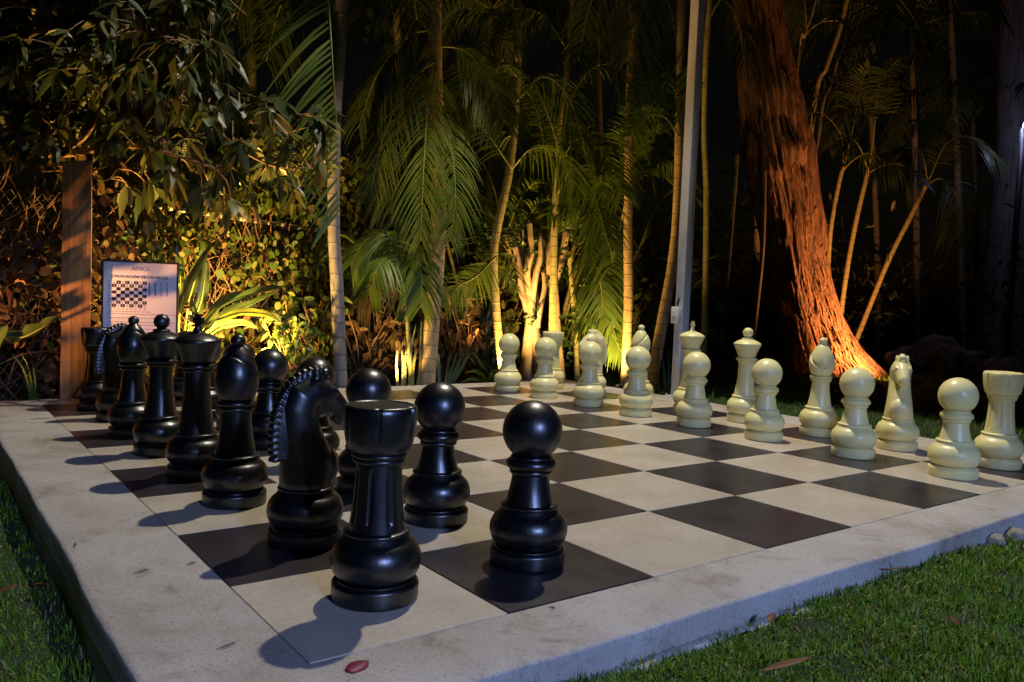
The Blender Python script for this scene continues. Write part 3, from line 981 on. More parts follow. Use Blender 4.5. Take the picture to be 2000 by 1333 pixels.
def frond(parent, pts, ll, lw=0.018, n=42, fwd=0.75, droop=0.35, face=None, mt='palm_leaf', sides=(1, -1), r0=0.010, taper=True, start=0.14, lift=0.15, seed=None):
    """feather frond: pts = stalk in world space; ll = leaflet length; face = direction the flat of the frond looks"""
    r = random.Random(seed if seed is not None else R_.random())
    NS = 26
    P = catmull(pts, NS)
    mb = MB()
    tube(mb, P, [r0 * (1 - 0.8 * i / NS) for i in range(NS + 1)], 5, 0)
    for k in range(n):
        t = start + (1 - start) * (k + 0.5) / n
        fi = t * NS; i = min(NS - 1, int(fi)); f = fi - i
        p = P[i].lerp(P[i + 1], f)
        tg = (P[min(NS, i + 2)] - P[max(0, i - 1)]).normalized()
        nn = face if face is not None else Vector((0, 0, 1))
        nn = (nn - tg * nn.dot(tg))
        if nn.length < 0.1: nn = TO_CAM - tg * TO_CAM.dot(tg)
        nn.normalize()
        sd = tg.cross(nn).normalized()
        lt = ll * (0.45 + 0.55 * math.sin(math.pi * min(1, 0.12 + t * 0.92))) if taper else ll
        for s in sides:
            if r.random() < .07: continue
            l = lt * r.uniform(0.85, 1.08)
            d0 = (sd * s + tg * (fwd * (0.6 + 0.7 * t)) + nn * lift + rvec(r) * 0.10).normalized()
            w = lw * r.uniform(0.8, 1.1)
            dr = droop * r.uniform(0.7, 1.3)
            vs = []; fs = []
            sw = d0.cross(nn).normalized()
            c = p
            for q in range(5):
                tq = q / 4
                c2 = p + d0 * (l * tq) + Vector((0, 0, -dr * l * tq * tq))
                ww = w * 0.5 * (0.55, 1.0, 0.9, 0.6, 0.0)[q]
                if q == 4: vs.append(c2)
                else: vs += [c2 + sw * ww, c2 - sw * ww]
            fs = [(0, 1, 3, 2), (2, 3, 5, 4), (4, 5, 7, 6), (6, 7, 8)]
            mb.add(vs, fs, 1)
    return mb.build("frond", [M['rachis'], M[mt]], parent)

def trunk_obj(parent, pts, r_base, r_top, mt, name="trunk", flare=1.25, rings=0.11, seg=16):
    L = sum((pts[i + 1] - pts[i]).length for i in range(len(pts) - 1))
    n = max(12, int(L / 0.03))
    P = catmull(pts, n)
    rad = []
    for i in range(n + 1):
        t = i / n
        r = r_base + (r_top - r_base) * t
        r *= 1 + (flare - 1) * math.exp(-t * L / 0.12)
        ph = ((t * L) % rings) / rings
        r *= 1 + 0.035 * math.exp(-((ph - 0.5) / 0.12) ** 2)
        rad.append(r)
    sd_ = R_.uniform(0, 50)
    mb = MB(); tube(mb, P, rad, seg, 0, True, lambda i, th, p: 1 + .10 * noise.noise(Vector((sd_, p.z * 2.2, math.cos(th) * .6))) + .05 * noise.noise(Vector((math.cos(th) * 2, math.sin(th) * 2, p.z * 9 + sd_))))
    return mb.build(name, mt, parent)

def palm(name, label, pix, r_base, r_top, mt, fronds=(), group=None, cat="palm", shaft=None, **kw):
    """pix: stem as (u, v, depth) from the foot upwards"""
    pts = [at(*q) for q in pix]
    foot = pts[0]
    root = thing(name, label, cat, group, loc=(foot.x, foot.y, gz(foot.x, foot.y)))
    pts = [p - root.location for p in pts]
    pts[0].z = min(pts[0].z, -0.03)
    trunk_obj(root, pts, r_base, r_top, M[mt], **kw)
    if shaft:
        q = [at(*a) - root.location for a in shaft[0]]
        mb = MB(); tube(mb, catmull(q, 12), [shaft[1] + (shaft[2] - shaft[1]) * i / 12 for i in range(13)], 12)
        mb.build("crownshaft", M['crownshaft'], root)
    for fr in fronds:
        fr = dict(fr); px = fr.pop('px')
        frond(root, [at(*a) - root.location for a in px], **fr)
    return root

CAMF = TO_CAM.copy()
UPF = Vector((0, 0, 1))
def mixf(a, b=0.0, c=0.0):
    """facing: towards camera, up, to the right"""
    return (TO_CAM * a + UPF * b + SIDE * c).normalized()

# --- grey palm left of centre, its near frond lit by the floodlight
palm("palm_tree", "slim grey ringed palm trunk behind the black pawns, feathery frond hanging beside it", 
     [(667, 762, 6.41), (660, 600, 6.36), (652, 430, 6.31), (654, 250, 6.26), (664, 80, 6.26), (672, -120, 6.26), (676, -330, 6.26)], 0.050, 0.042, 'palm_grey', group="palms around the board",
     shaft=([(672, -120, 6.26), (676, -330, 6.26)], .05, .046),
     fronds=[dict(px=[(655, -150, 6.16), (640, -60, 6.01), (648, 100, 5.91), (658, 260, 5.91), (662, 420, 5.96)], ll=.62, lw=.026, n=46, fwd=.85, droop=.30, face=mixf(.9, .1, .35), sides=(1,), start=.03, lift=.0),
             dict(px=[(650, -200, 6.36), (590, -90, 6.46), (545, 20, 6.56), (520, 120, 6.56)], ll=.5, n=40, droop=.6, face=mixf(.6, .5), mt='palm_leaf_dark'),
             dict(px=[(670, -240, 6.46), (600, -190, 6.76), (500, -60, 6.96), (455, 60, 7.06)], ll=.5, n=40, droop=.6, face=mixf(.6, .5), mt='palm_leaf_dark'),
             dict(px=[(690, -250, 6.36), (760, -160, 6.46), (800, -60, 6.56), (815, 40, 6.56)], ll=.42, n=26, droop=.6, face=mixf(.6, .5), mt='palm_leaf_dark')])

# --- tan palm lit from the right
palm("palm_tree", "tan palm trunk with drooping fronds, lit yellow from the right",
     [(832, 752, 6.85), (846, 600, 6.85), (856, 450, 6.85), (852, 250, 6.85), (850, 60, 6.85), (848, -150, 6.85)], 0.072, 0.05, 'palm_tan', group="palms around the board",
     fronds=[dict(px=[(852, 130, 6.75), (836, 220, 6.6), (828, 330, 6.5), (822, 470, 6.5)], ll=.40, lw=.015, n=46, fwd=1.1, droop=.5, face=mixf(.9, .2), start=.05),
             dict(px=[(850, 120, 6.8), (800, 160, 6.6), (752, 260, 6.5), (722, 380, 6.5)], ll=.36, lw=.013, n=38, fwd=1.05, droop=.6, face=mixf(.6, .6), mt='palm_leaf_dark'),
             dict(px=[(850, 100, 6.9), (790, 200, 6.8), (770, 330, 6.75), (765, 440, 6.75)], ll=.40, lw=.024, n=30, fwd=1.0, droop=.7, face=mixf(.8, .4), mt='palm_leaf_dark'),
             dict(px=[(860, 200, 6.75), (880, 280, 6.6), (890, 380, 6.5), (880, 470, 6.5)], ll=.34, lw=.014, n=38, fwd=1.05, droop=.6, face=mixf(.9, .2)),
             dict(px=[(855, 90, 6.85), (910, 100, 6.8), (960, 160, 6.75), (985, 240, 6.75)], ll=.42, n=40, droop=.7, face=mixf(.4, .8), mt='palm_leaf_dark'),
             dict(px=[(846, 60, 6.8), (800, 70, 6.7), (740, 140, 6.6), (700, 250, 6.6)], ll=.40, n=40, droop=.8, face=mixf(.3, .8), mt='palm_leaf_dark')])

# --- feathery stemless young palm between the two
palm("young_palm", "bushy young palm with yellow green fronds between grey and tan palms",
     [(806, 756, 6.75), (800, 690, 6.75), (796, 620, 6.75), (790, 560, 6.75)], 0.022, 0.016, 'palm_cane', cat="palm", group="palms around the board",
     fronds=[dict(px=[(794, 590, 6.75), (805, 520, 6.70), (812, 480, 6.65), (824, 540, 6.57), (822, 600, 6.70)], ll=.34, lw=.024, n=30, fwd=.9, droop=.7, face=mixf(.8, .4), start=.3),
             dict(px=[(794, 590, 6.75), (788, 510, 6.75), (760, 462, 6.70), (715, 470, 6.65), (684, 520, 6.60)], ll=.36, lw=.024, n=34, fwd=.8, droop=.8, face=mixf(.5, .7), start=.3),
             dict(px=[(794, 600, 6.75), (782, 530, 6.65), (768, 500, 6.70), (740, 520, 6.45), (722, 570, 6.45)], ll=.32, lw=.022, n=28, fwd=.9, droop=.8, face=mixf(.6, .6), start=.3),
             dict(px=[(796, 590, 6.75), (770, 560, 6.65), (735, 560, 6.65), (700, 600, 6.65)], ll=.26, lw=.02, n=24, fwd=.8, droop=.8, face=mixf(.6, .6), mt='palm_leaf_dry')])

# --- clump of ringed canes behind the pruned tree
palm("palm_tree", "ringed yellow cane palm rising just left of the pruned tree",
     [(985, 748, 7.5), (968, 600, 7.5), (966, 480, 7.5), (995, 330, 7.5), (1010, 160, 7.5), (1012, -60, 7.5)], 0.042, 0.036, 'palm_cane', group="palms around the board",
     fronds=[dict(px=[(1000, 330, 7.45), (930, 230, 7.3), (905, 215, 7.2), (890, 270, 7.15)], ll=.32, n=24, droop=.5, face=mixf(.8, .3)),
             dict(px=[(1010, 150, 7.4), (960, 105, 7.3), (905, 160, 7.2), (865, 260, 7.2)], ll=.42, lw=.02, n=44, fwd=.7, droop=.6, face=mixf(.7, .5)),
             dict(px=[(1008, 200, 7.4), (1060, 150, 7.3), (1110, 190, 7.2), (1140, 280, 7.2)], ll=.42, n=32, droop=.7, face=mixf(.4, .8)),
             dict(px=[(1000, 330, 7.45), (1040, 290, 7.3), (1090, 300, 7.2), (1120, 360, 7.15)], ll=.36, n=38, droop=.7, face=mixf(.4, .8)),
             dict(px=[(970, 500, 7.45), (930, 540, 7.3), (895, 560, 7.2), (868, 600, 7.15)], ll=.28, n=24, droop=.4, face=mixf(.8, .3)),
             dict(px=[(1010, 120, 7.45), (980, 40, 7.4), (900, 20, 7.3), (850, 90, 7.3)], ll=.42, n=40, droop=.7, face=mixf(.3, .8), mt='palm_leaf_dark')])
palm("palm_tree", "ringed cane palm directly above the pruned tree's cut limbs",
     [(1078, 748, 7.75), (1080, 600, 7.75), (1083, 440, 7.7), (1090, 320, 7.65), (1104, 180, 7.6), (1118, 20, 7.6), (1125, -80, 7.6)], 0.036, 0.028, 'palm_cane', group="palms around the board",
     fronds=[dict(px=[(1090, 330, 7.6), (1085, 270, 7.5), (1050, 180, 7.4), (1000, 130, 7.3), (960, 140, 7.3)], ll=.36, n=38, droop=.6, face=mixf(.4, .8)),
             dict(px=[(1092, 320, 7.6), (1130, 270, 7.5), (1180, 290, 7.4), (1215, 380, 7.3)], ll=.42, lw=.019, n=46, droop=.6, face=mixf(.6, .6)),
             dict(px=[(1088, 380, 7.6), (1120, 330, 7.5), (1160, 380, 7.4), (1190, 480, 7.35)], ll=.40, lw=.019, n=46, droop=.5, face=mixf(.8, .4)),
             dict(px=[(1100, 220, 7.6), (1150, 140, 7.5), (1200, 130, 7.4), (1240, 190, 7.3)], ll=.40, n=40, droop=.7, face=mixf(.3, .8), mt='palm_leaf_dark'),
             dict(px=[(1110, 100, 7.6), (1060, 30, 7.5), (1000, 20, 7.4), (950, 80, 7.4)], ll=.42, n=40, droop=.8, face=mixf(.3, .8), mt='palm_leaf_dark')])
palm("palm_tree", "low feathery palm with yellow fronds fanning right of the pruned tree",
     [(1128, 748, 8.10), (1122, 620, 8.10), (1112, 500, 8.05)], 0.028, 0.022, 'palm_cane', group="palms around the board",
     fronds=[dict(px=[(1114, 510, 8.00), (1150, 420, 7.90), (1190, 480, 7.75), (1205, 590, 7.70)], ll=.42, lw=.019, n=46, droop=.5, face=mixf(.8, .4)),
             dict(px=[(1112, 520, 8.00), (1140, 480, 7.90), (1170, 540, 7.70), (1180, 640, 7.65)], ll=.38, lw=.019, n=46, droop=.5, face=mixf(.9, .3)),
             dict(px=[(1118, 600, 8.00), (1140, 620, 7.85), (1185, 640, 7.70), (1215, 690, 7.65)], ll=.30, lw=.022, n=38, droop=.5, face=mixf(.7, .5)),
             dict(px=[(1114, 500, 8.00), (1130, 440, 7.90), (1110, 400, 7.80), (1070, 420, 7.70)], ll=.34, lw=.024, n=38, droop=.6, face=mixf(.5, .7)),
             dict(px=[(1116, 560, 8.00), (1150, 560, 7.80), (1180, 590, 7.70), (1200, 640, 7.65)], ll=.32, n=38, droop=.5, face=mixf(.8, .4))])

# --- feathery clumps filling the gaps between the trunks
def clump(label, u, d, seed, nst=4, nf=6, hgt=(.7, 1.5), L=1.1, mt='palm_leaf', spread=.35):
    r = random.Random(seed)
    ft = at(u, 745, d)
    root = thing("clumping_palm", label, "palm", "feathery clumps between the palm trunks", loc=(ft.x, ft.y, gz(ft.x, ft.y)))
    for k in range(nst):
        az = 2 * math.pi * (k + r.random()) / nst
        h = r.uniform(*hgt)
        top = Vector((math.cos(az) * spread * h, math.sin(az) * spread * h, h))
        mb = MB(); P = catmull([Vector((math.cos(az) * .07, math.sin(az) * .07, -.05)), top * .5 + Vector((0, 0, .08)), top], 30)
        tube(mb, P, [.022 - .008 * i / 30 for i in range(31)], 9); mb.build("stem", M['palm_cane'], root)
        for i in range(nf):
            a2 = az + r.gauss(0, 1.5); hh = Vector((math.cos(a2), math.sin(a2), 0))
            e = r.uniform(.3, 2.2); l = L * r.uniform(.6, 1.15)
            pts = [top, top + hh * l * .22 + UPF * l * .34 * e, top + hh * l * .52 + UPF * l * .46 * e, top + hh * l * .82 + UPF * l * (.48 * e - .28)]
            frond(root, pts, ll=.30 * r.uniform(.8, 1.2), lw=.016, n=40, fwd=r.uniform(.6, 1.1), droop=r.uniform(.15, .7), mt=mt if r.random() < .75 else 'palm_leaf_dark', seed=seed * 50 + k * 9 + i)
clump("feathery palm clump filling the gap left of the pruned tree", 925, 8.2, 21, 4, 4, (.4, 1.6), 1.0)
clump("feathery palm clump rising behind the pruned tree's cut limbs", 1058, 8.7, 22, 5, 4, (.7, 2.4), 1.1)
clump("feathery palm clump between pruned tree and straight ringed trunk", 1150, 8.8, 23, 5, 4, (.4, 2.2), 1.0)
clump("dim feathery palm clump between grey and tan palms", 748, 8.0, 24, 3, 5, (.3, .8), .8, 'palm_leaf_dark')
clump("dim feathery palm clump behind the leaning palm trunk", 1278, 9.0, 25, 3, 5, (.3, 1.0), .9, 'palm_leaf_dark')
# --- straight tan palm and leaning palm left of the post
palm("palm_tree", "straight ringed palm trunk just left of the leaning trunk",
     [(1221, 760, 7.5), (1227, 600, 7.5), (1227, 430, 7.5), (1230, 200, 7.5), (1238, 0, 7.5), (1243, -150, 7.5)], 0.046, 0.036, 'palm_tan', group="palms around the board",
     fronds=[dict(px=[(1240, -100, 7.4), (1280, -60, 7.4), (1310, 20, 7.4), (1325, 110, 7.4)], ll=.36, n=26, droop=.7, face=mixf(.4, .8), mt='palm_leaf_dark'),
             dict(px=[(1240, -100, 7.4), (1190, -60, 7.4), (1150, 20, 7.4), (1130, 120, 7.4)], ll=.40, n=38, droop=.8, face=mixf(.4, .8), mt='palm_leaf_dark')])
palm("palm_tree", "leaning ringed palm trunk close to the left of the white post",
     [(1268, 770, 7.3), (1292, 640, 7.3), (1316, 500, 7.35), (1325, 380, 7.4), (1328, 220, 7.4), (1330, 60, 7.4), (1334, -120, 7.4)], 0.052, 0.034, 'palm_tan', group="palms around the board",
     fronds=[dict(px=[(1328, 250, 7.35), (1310, 150, 7.3), (1280, 155, 7.2), (1240, 200, 7.15)], ll=.36, lw=.026, n=32, fwd=.5, droop=-.1, face=mixf(.8, .4), lift=.1),
             dict(px=[(1328, 270, 7.35), (1300, 230, 7.3), (1265, 225, 7.2), (1235, 265, 7.15)], ll=.30, lw=.022, n=28, fwd=.6, droop=.2, face=mixf(.7, .5)),
             dict(px=[(1332, -60, 7.4), (1290, -40, 7.3), (1250, 30, 7.2), (1225, 120, 7.2)], ll=.36, n=38, droop=.8, face=mixf(.4, .7), mt='palm_leaf_dark')])
palm("palm_tree", "dim ringed cane standing close to the right of the white post",
     [(1372, 748, 8.0), (1378, 560, 8.0), (1380, 380, 8.0), (1376, 260, 8.0), (1380, 100, 8.0), (1392, -80, 8.0)], 0.032, 0.028, 'palm_cane', group="palms around the board",
     fronds=[dict(px=[(1384, 40, 8.0), (1410, 0, 7.9), (1440, 40, 7.8), (1455, 120, 7.8)], ll=.34, n=26, droop=.8, face=mixf(.4, .7), mt='palm_leaf_dark')])
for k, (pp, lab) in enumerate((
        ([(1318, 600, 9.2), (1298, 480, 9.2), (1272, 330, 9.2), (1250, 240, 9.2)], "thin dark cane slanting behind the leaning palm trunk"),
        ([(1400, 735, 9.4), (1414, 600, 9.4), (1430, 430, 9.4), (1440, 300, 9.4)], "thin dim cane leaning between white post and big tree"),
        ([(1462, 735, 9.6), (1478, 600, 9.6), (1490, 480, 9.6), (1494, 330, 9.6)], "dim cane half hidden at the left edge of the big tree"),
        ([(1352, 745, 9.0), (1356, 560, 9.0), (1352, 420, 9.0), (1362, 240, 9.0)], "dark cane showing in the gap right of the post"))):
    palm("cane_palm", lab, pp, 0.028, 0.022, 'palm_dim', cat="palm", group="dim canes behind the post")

# --- pruned tree with cut limbs, floodlit from its foot
tb = at(1045, 742, 7.97)
root = thing("pruned_tree", "pale pruned tree with several cut off limbs, floodlit orange from below", "tree", loc=(tb.x, tb.y, gz(tb.x, tb.y)))
def tp(*q): return at(*q) - root.location
def limb(mb, px, r0, r1, n=26, seg=12):
    P = catmull([tp(*q) for q in px], n)
    def fn(i, th, p):
        return 1 + 0.10 * noise.noise(Vector((p.x * 14, p.y * 14, p.z * 9))) + 0.05 * math.sin(3 * th + i * .3)
    tube(mb, P, [r0 + (r1 - r0) * i / n for i in range(n + 1)], seg, 0, True, fn)
    # pale saw cut
    d = (P[-1] - P[-2]).normalized()
    tube(mb, [P[-1] - d * .004, P[-1] + d * .004], [r1 * .93, r1 * .86], seg, 1)
tr = MB()
limb(tr, [(1022, 765, 7.92), (1032, 690, 7.92), (1040, 620, 7.90)], .078, .060)
limb(tr, [(1058, 765, 7.88), (1052, 690, 7.88), (1040, 610, 7.88), (1036, 560, 7.88)], .060, .040)
limb(tr, [(1098, 765, 8.07), (1086, 680, 8.07), (1082, 600, 8.05), (1078, 540, 8.02)], .065, .052)
tr.build("trunk", [M['pruned_bark'], M['cut_wood']], root)
for px, a, b_ in (([(1038, 630, 7.90), (1022, 570, 7.92), (1014, 520, 7.92), (1006, 478, 7.92)], .042, .030),
                  ([(1036, 575, 7.88), (1030, 530, 7.84), (1038, 490, 7.82), (1034, 432, 7.82)], .040, .026),
                  ([(1040, 590, 7.88), (1046, 540, 7.82), (1056, 500, 7.80), (1055, 457, 7.80)], .036, .024),
                  ([(1032, 600, 7.92), (1016, 560, 7.98), (1020, 500, 8.02), (1018, 442, 8.02)], .034, .026),
                  ([(1079, 550, 8.02), (1070, 500, 8.02), (1074, 470, 8.02), (1078, 448, 8.02)], .044, .036),
                  ([(1080, 560, 8.02), (1094, 520, 7.98), (1102, 480, 7.96), (1108, 450, 7.96)], .042, .030),
                  ([(1050, 640, 7.86), (1056, 600, 7.82), (1064, 560, 7.82), (1062, 530, 7.82)], .030, .022)):
    mb = MB(); limb(mb, px, a, b_, 20)
    mb.build("limb", [M['pruned_bark'], M['cut_wood']], root)
tw = MB(); lf = MB()
for k in range(26):
    u, v = R_.gauss(962, 26), R_.gauss(458, 20)
    q = tp(u, v, R_.uniform(7.57, 7.92))
    base = tp(1018, 470, 7.97)
    tube(tw, catmull([base, base.lerp(q, .5) + Vector((0, 0, .05)), q], 6), [.006 - .0007 * i for i in range(7)], 4)
    for _ in range(14):
        leaf(lf, q + rvec() * R_.uniform(0, .09), (rvec() + Vector((0, 0, -.2))), (rvec() + TO_CAM).normalized(), R_.uniform(.035, .065), R_.uniform(.022, .034), .1, .2, 1)
for k in range(24):
    q = tp(R_.uniform(985, 1125), R_.uniform(440, 640), R_.uniform(7.72, 7.92))
    for _ in range(8):
        leaf(lf, q + rvec() * R_.uniform(0, .05), rvec(), (rvec() + TO_CAM).normalized(), R_.uniform(.03, .055), R_.uniform(.02, .03), .1, .2, 1)
for (a, b_) in (((1000, 500, 7.92), (975, 470, 7.82)), ((1105, 490, 7.96), (1160, 505, 7.82)), ((1106, 500, 7.96), (1140, 470, 7.82))):
    tube(tw, catmull([tp(*a), tp(*b_)], 4), .005, 4)
tw.build("twigs", M['twig'], root); lf.build("foliage", M['bush_leaf'], root)

# --- low shrubs filling the ground between the trunks
def shrub(label, u, d, w, h, seed, mt, n=420, size=(.05, .12)):
    r = random.Random(seed)
    ft = at(u, 745, d)
    root = thing("low_shrub", label, "shrub", "low shrubs behind the platform", loc=(ft.x, ft.y, gz(ft.x, ft.y)))
    st, lf = MB(), MB()
    tips = []
    for k in range(26):
        az = r.uniform(0, 6.28); rr_ = w * math.sqrt(r.random())
        tip = Vector((math.cos(az) * rr_, math.sin(az) * rr_, h * r.uniform(.25, 1.0)))
        P = catmull([Vector((r.gauss(0, .05), r.gauss(0, .05), -.03)), tip * .5 + rvec(r) * .08, tip], 9)
        tube(st, P, r.uniform(.003, .007), 4); tips.append(P)
    for k in range(n):
        P = r.choice(tips); p = P[r.randrange(3, 10)] + rvec(r) * r.uniform(0, .10)
        leaf(lf, p, rvec(r) + Vector((0, 0, -.2)), (TO_CAM + UPF * .5 + rvec(r)).normalized(), r.uniform(*size), r.uniform(*size) * .5, r.uniform(0, .5), r.uniform(.1, .4), r.choice((0, 1, 2)))
    st.build("stems", M['twig'], root); lf.build("foliage", M[mt], root)
for a in (("withered shrub in the gap right of the grey palm", 712, 7.3, .34, .75, 1, 'vine_dry'), ("withered low shrub just left of the tan palm foot", 775, 7.5, .34, .6, 2, 'vine_dry'),
          ("dry shrub between the tan palm and the ringed cane", 900, 8.0, .42, .95, 3, 'vine_dry'), ("green shrub just behind the farthest cream pawn", 955, 8.3, .40, .9, 4, 'vine_leaf'),
          ("leafy shrub behind the farthest cream rook", 1125, 8.4, .42, .9, 5, 'bush_leaf'), ("leafy shrub right behind the straight ringed trunk", 1215, 8.5, .40, 1.0, 6, 'vine_leaf'),
          ("dark shrub behind the leaning palm's foot", 1290, 8.9, .42, .7, 7, 'bush_leaf'), ("yellowing shrub at the foot of the fence near the grey palm", 610, 7.0, .32, .8, 8, 'vine_leaf')):
    shrub(*a)
# --- big fibrous trunk on the right
tb = at(1618, 742, 10.3)
root = thing("big_tree", "massive leaning tree trunk with shaggy fibrous red bark, lit orange at its root", "tree", loc=(tb.x, tb.y, gz(tb.x, tb.y)))
spine = [(1622, 765, 218), (1618, 735, 190), (1606, 700, 166), (1588, 650, 142), (1573, 600, 134), (1562, 550, 128), (1552, 500, 126), (1541, 420, 136), (1528, 350, 142), (1520, 300, 142), (1509, 250, 140), (1502, 200, 134), (1488, 100, 116), (1473, 0, 108), (1462, -110, 104), (1452, -240, 100), (1445, -420, 92)]
cp = catmull([tp(u, v, 10.3) for u, v, w in spine], 190)
zz_ = [tp(u, v, 10.3).z for u, v, w in spine]
rr_ = [w / 2 / F_PX * 10.3 for u, v, w in spine]
knots = [(tp(1528, 300, 10.3), .16, .07), (tp(1553, 332, 10.3), .07, -.10), (tp(1500, 340, 10.3), .12, .05), (tp(1568, 210, 10.3), .15, .03), (tp(1480, 200, 10.3), .3, .03)]
loc_cam = Vector(CAM_C) - root.location
def bark(i, th, p):
    return 1.0
seg = 220
mb = MB(); vs = []; fs = []
for i, p in enumerate(cp):
    r = float(np.interp(p.z, zz_, rr_))
    for k in range(seg):
        th = 2 * math.pi * k / seg
        d = SIDE * math.cos(th) + TO_CAM * math.sin(th)
        c, s = math.cos(th), math.sin(th)
        n1 = noise.fractal(Vector((c * 3.2, s * 3.2, p.z * 0.55)), 0.8, 2.1, 4)
        n2 = abs(noise.noise(Vector((c * 9, s * 9, p.z * 0.9 + 5))))
        n3 = noise.noise(Vector((c * 26, s * 26, p.z * 3.0)))
        n4 = abs(noise.noise(Vector((c * 17, s * 17, p.z * 1.6 + 15))))
        q = r * (1 + 0.10 * n1) - 0.055 * (1 - n2) ** 2.5 - 0.024 * (1 - n4) ** 2.5 + 0.018 * n3
        fl = math.exp(-max(0, p.z) / 0.34)
        ang = math.degrees(th)
        for (a0, wd, am) in ((12, 26, .17), (78, 22, .10), (140, 25, .10), (215, 30, .2), (300, 30, .2)):
            dd = (ang - a0 + 180) % 360 - 180
            q += am * fl * math.exp(-(dd / wd) ** 2)
        v_ = p + d * q
        for (kc, kr, ka) in knots:
            g = v_ - (kc + TO_CAM * r * .9)
            v_ += d * ka * math.exp(-(g.x ** 2 + g.y ** 2 + g.z ** 2) / kr ** 2)
        vs.append(v_)
for i in range(len(cp) - 1):
    for k in range(seg):
        k2 = (k + 1) % seg
        fs.append((i * seg + k, i * seg + k2, (i + 1) * seg + k2, (i + 1) * seg + k))
mb.add(vs, fs)
mb.build("trunk", M['fibre_bark'], root)
fb = MB()
for k in range(5200):
    i = min(len(cp) - 2, int(abs(R_.gauss(0, 13))) if R_.random() < .6 else int(abs(R_.gauss(0, 50))) if R_.random() < .7 else R_.randrange(0, 150)); kk = R_.randrange(seg)
    th = 2 * math.pi * kk / seg
    if math.sin(th) < -.35: continue
    p = vs[i * seg + kk]; d = SIDE * math.cos(th) + TO_CAM * math.sin(th)
    dn = (vs[max(0, i - 4) * seg + kk] - p)
    dn = dn.normalized() if dn.length > 1e-3 else Vector((0, 0, -1))
    tang = Vector((-math.sin(th), math.cos(th), 0)); tang = SIDE * -math.sin(th) + TO_CAM * math.cos(th)
    low = math.exp(-p.z / .35)
    dn = (dn + tang * R_.gauss(0, .16 + .35 * low) + d * R_.uniform(-.02, .10 + .25 * low)).normalized()
    L = R_.uniform(.06, .24); w = R_.uniform(.003, .009)
    o1 = p + d * R_.uniform(-.004, .018)
    q0, q1, q2 = o1, o1 + dn * L * .5 + d * R_.uniform(-.006, .014), o1 + dn * L + d * R_.uniform(-.01, .03)
    fb.add([q0 - tang * w, q0 + tang * w, q1 - tang * w, q1 + tang * w, q2], [(0, 1, 3, 2), (2, 3, 4)])
o = fb.build("bark_fibres", M['fibre_strip'], root, smooth=False); o['kind'] = 'stuff'

# --- dark trunk at the right edge, rocks
def big_trunk(name, label, pix, r0, r1, mt):
    pts = [at(*q) for q in pix]
    root = thing(name, label, "tree", loc=(pts[0].x, pts[0].y, gz(pts[0].x, pts[0].y)))
    pts = [p - root.location for p in pts]; pts[0].z = -.05
    P = catmull(pts, 60)
    mb = MB()
    tube(mb, P, [(r0 + (r1 - r0) * i / 60) * (1 + .5 * math.exp(-i / 5)) for i in range(61)], 40, 0, True, lambda i, th, p: 1 + .09 * noise.noise(Vector((math.cos(th) * 3, math.sin(th) * 3, p.z * .8))))
    mb.build("trunk", mt, root)
big_trunk("dark_tree", "broad dark grey trunk at the right edge behind the rocks", [(1965, 730, 12), (1972, 600, 12), (1985, 450, 12), (1995, 250, 12), (2000, 0, 12), (2002, -200, 12)], .38, .30, M['grey_bark'])
for k, (u, v, d, rx, rz, lab) in enumerate(((1765, 712, 11.0, .26, .20, "dark boulder right beside the orange lit tree root"), (1842, 705, 11.2, .38, .24, "largest dark boulder, rounded, middle of the rock heap"),
                                            (1905, 712, 11.3, .24, .18, "dark boulder between the largest one and the dark trunk"), (1832, 678, 11.9, .46, .28, "dim boulder standing behind the other rocks"), (1958, 722, 11.0, .26, .15, "low dark boulder at the foot of the dark trunk"))):
    c = at(u, v, d); c.z = gz(c.x, c.y) + rz * .45
    mb = MB(); nu, nv = 40, 24
    for j in range(nv + 1):
        ph = math.pi * j / nv
        for i in range(nu):
            th = 2 * math.pi * i / nu
            dd = Vector((math.sin(ph) * math.cos(th), math.sin(ph) * math.sin(th), math.cos(ph)))
            q = 1 + .28 * noise.fractal(dd * 1.6 + Vector((k * 7, 0, 0)), 1, 2, 4)
            mb.v.append((dd.x * rx * q, dd.y * rx * .8 * q, dd.z * rz * 1.3 * q))
    for j in range(nv):
        for i in range(nu):
            i2 = (i + 1) % nu
            mb.f.append((j * nu + i, (j + 1) * nu + i, (j + 1) * nu + i2, j * nu + i2))
    o = mb.build("boulder", M['rock']); o.location = c; tag(o, lab, "rock", "rocks behind the big tree")

# --- slender palms behind the big tree
palm("areca_palm", "forked yellow cane nearest the right side of the big trunk",
     [(1600, 700, 10.9), (1614, 560, 10.9), (1622, 450, 10.9), (1640, 350, 10.9), (1648, 325, 10.9)], .035, .03, 'palm_cane', group="slender palms behind the big tree",
     fronds=[dict(px=[(1648, 330, 10.9), (1668, 240, 10.85), (1684, 160, 10.8), (1700, 130, 10.7)], ll=.55, n=26, droop=.5, face=mixf(.7, .5), mt='palm_leaf_dark', start=.5),
             dict(px=[(1645, 335, 10.9), (1668, 312, 10.8), (1700, 300, 10.6), (1745, 330, 10.5)], ll=.5, n=26, droop=.6, face=mixf(.6, .6), start=.4),
             dict(px=[(1648, 330, 10.9), (1640, 260, 10.9), (1600, 220, 10.8), (1560, 230, 10.7)], ll=.5, n=24, droop=.7, face=mixf(.4, .7), mt='palm_leaf_dark', start=.4)])
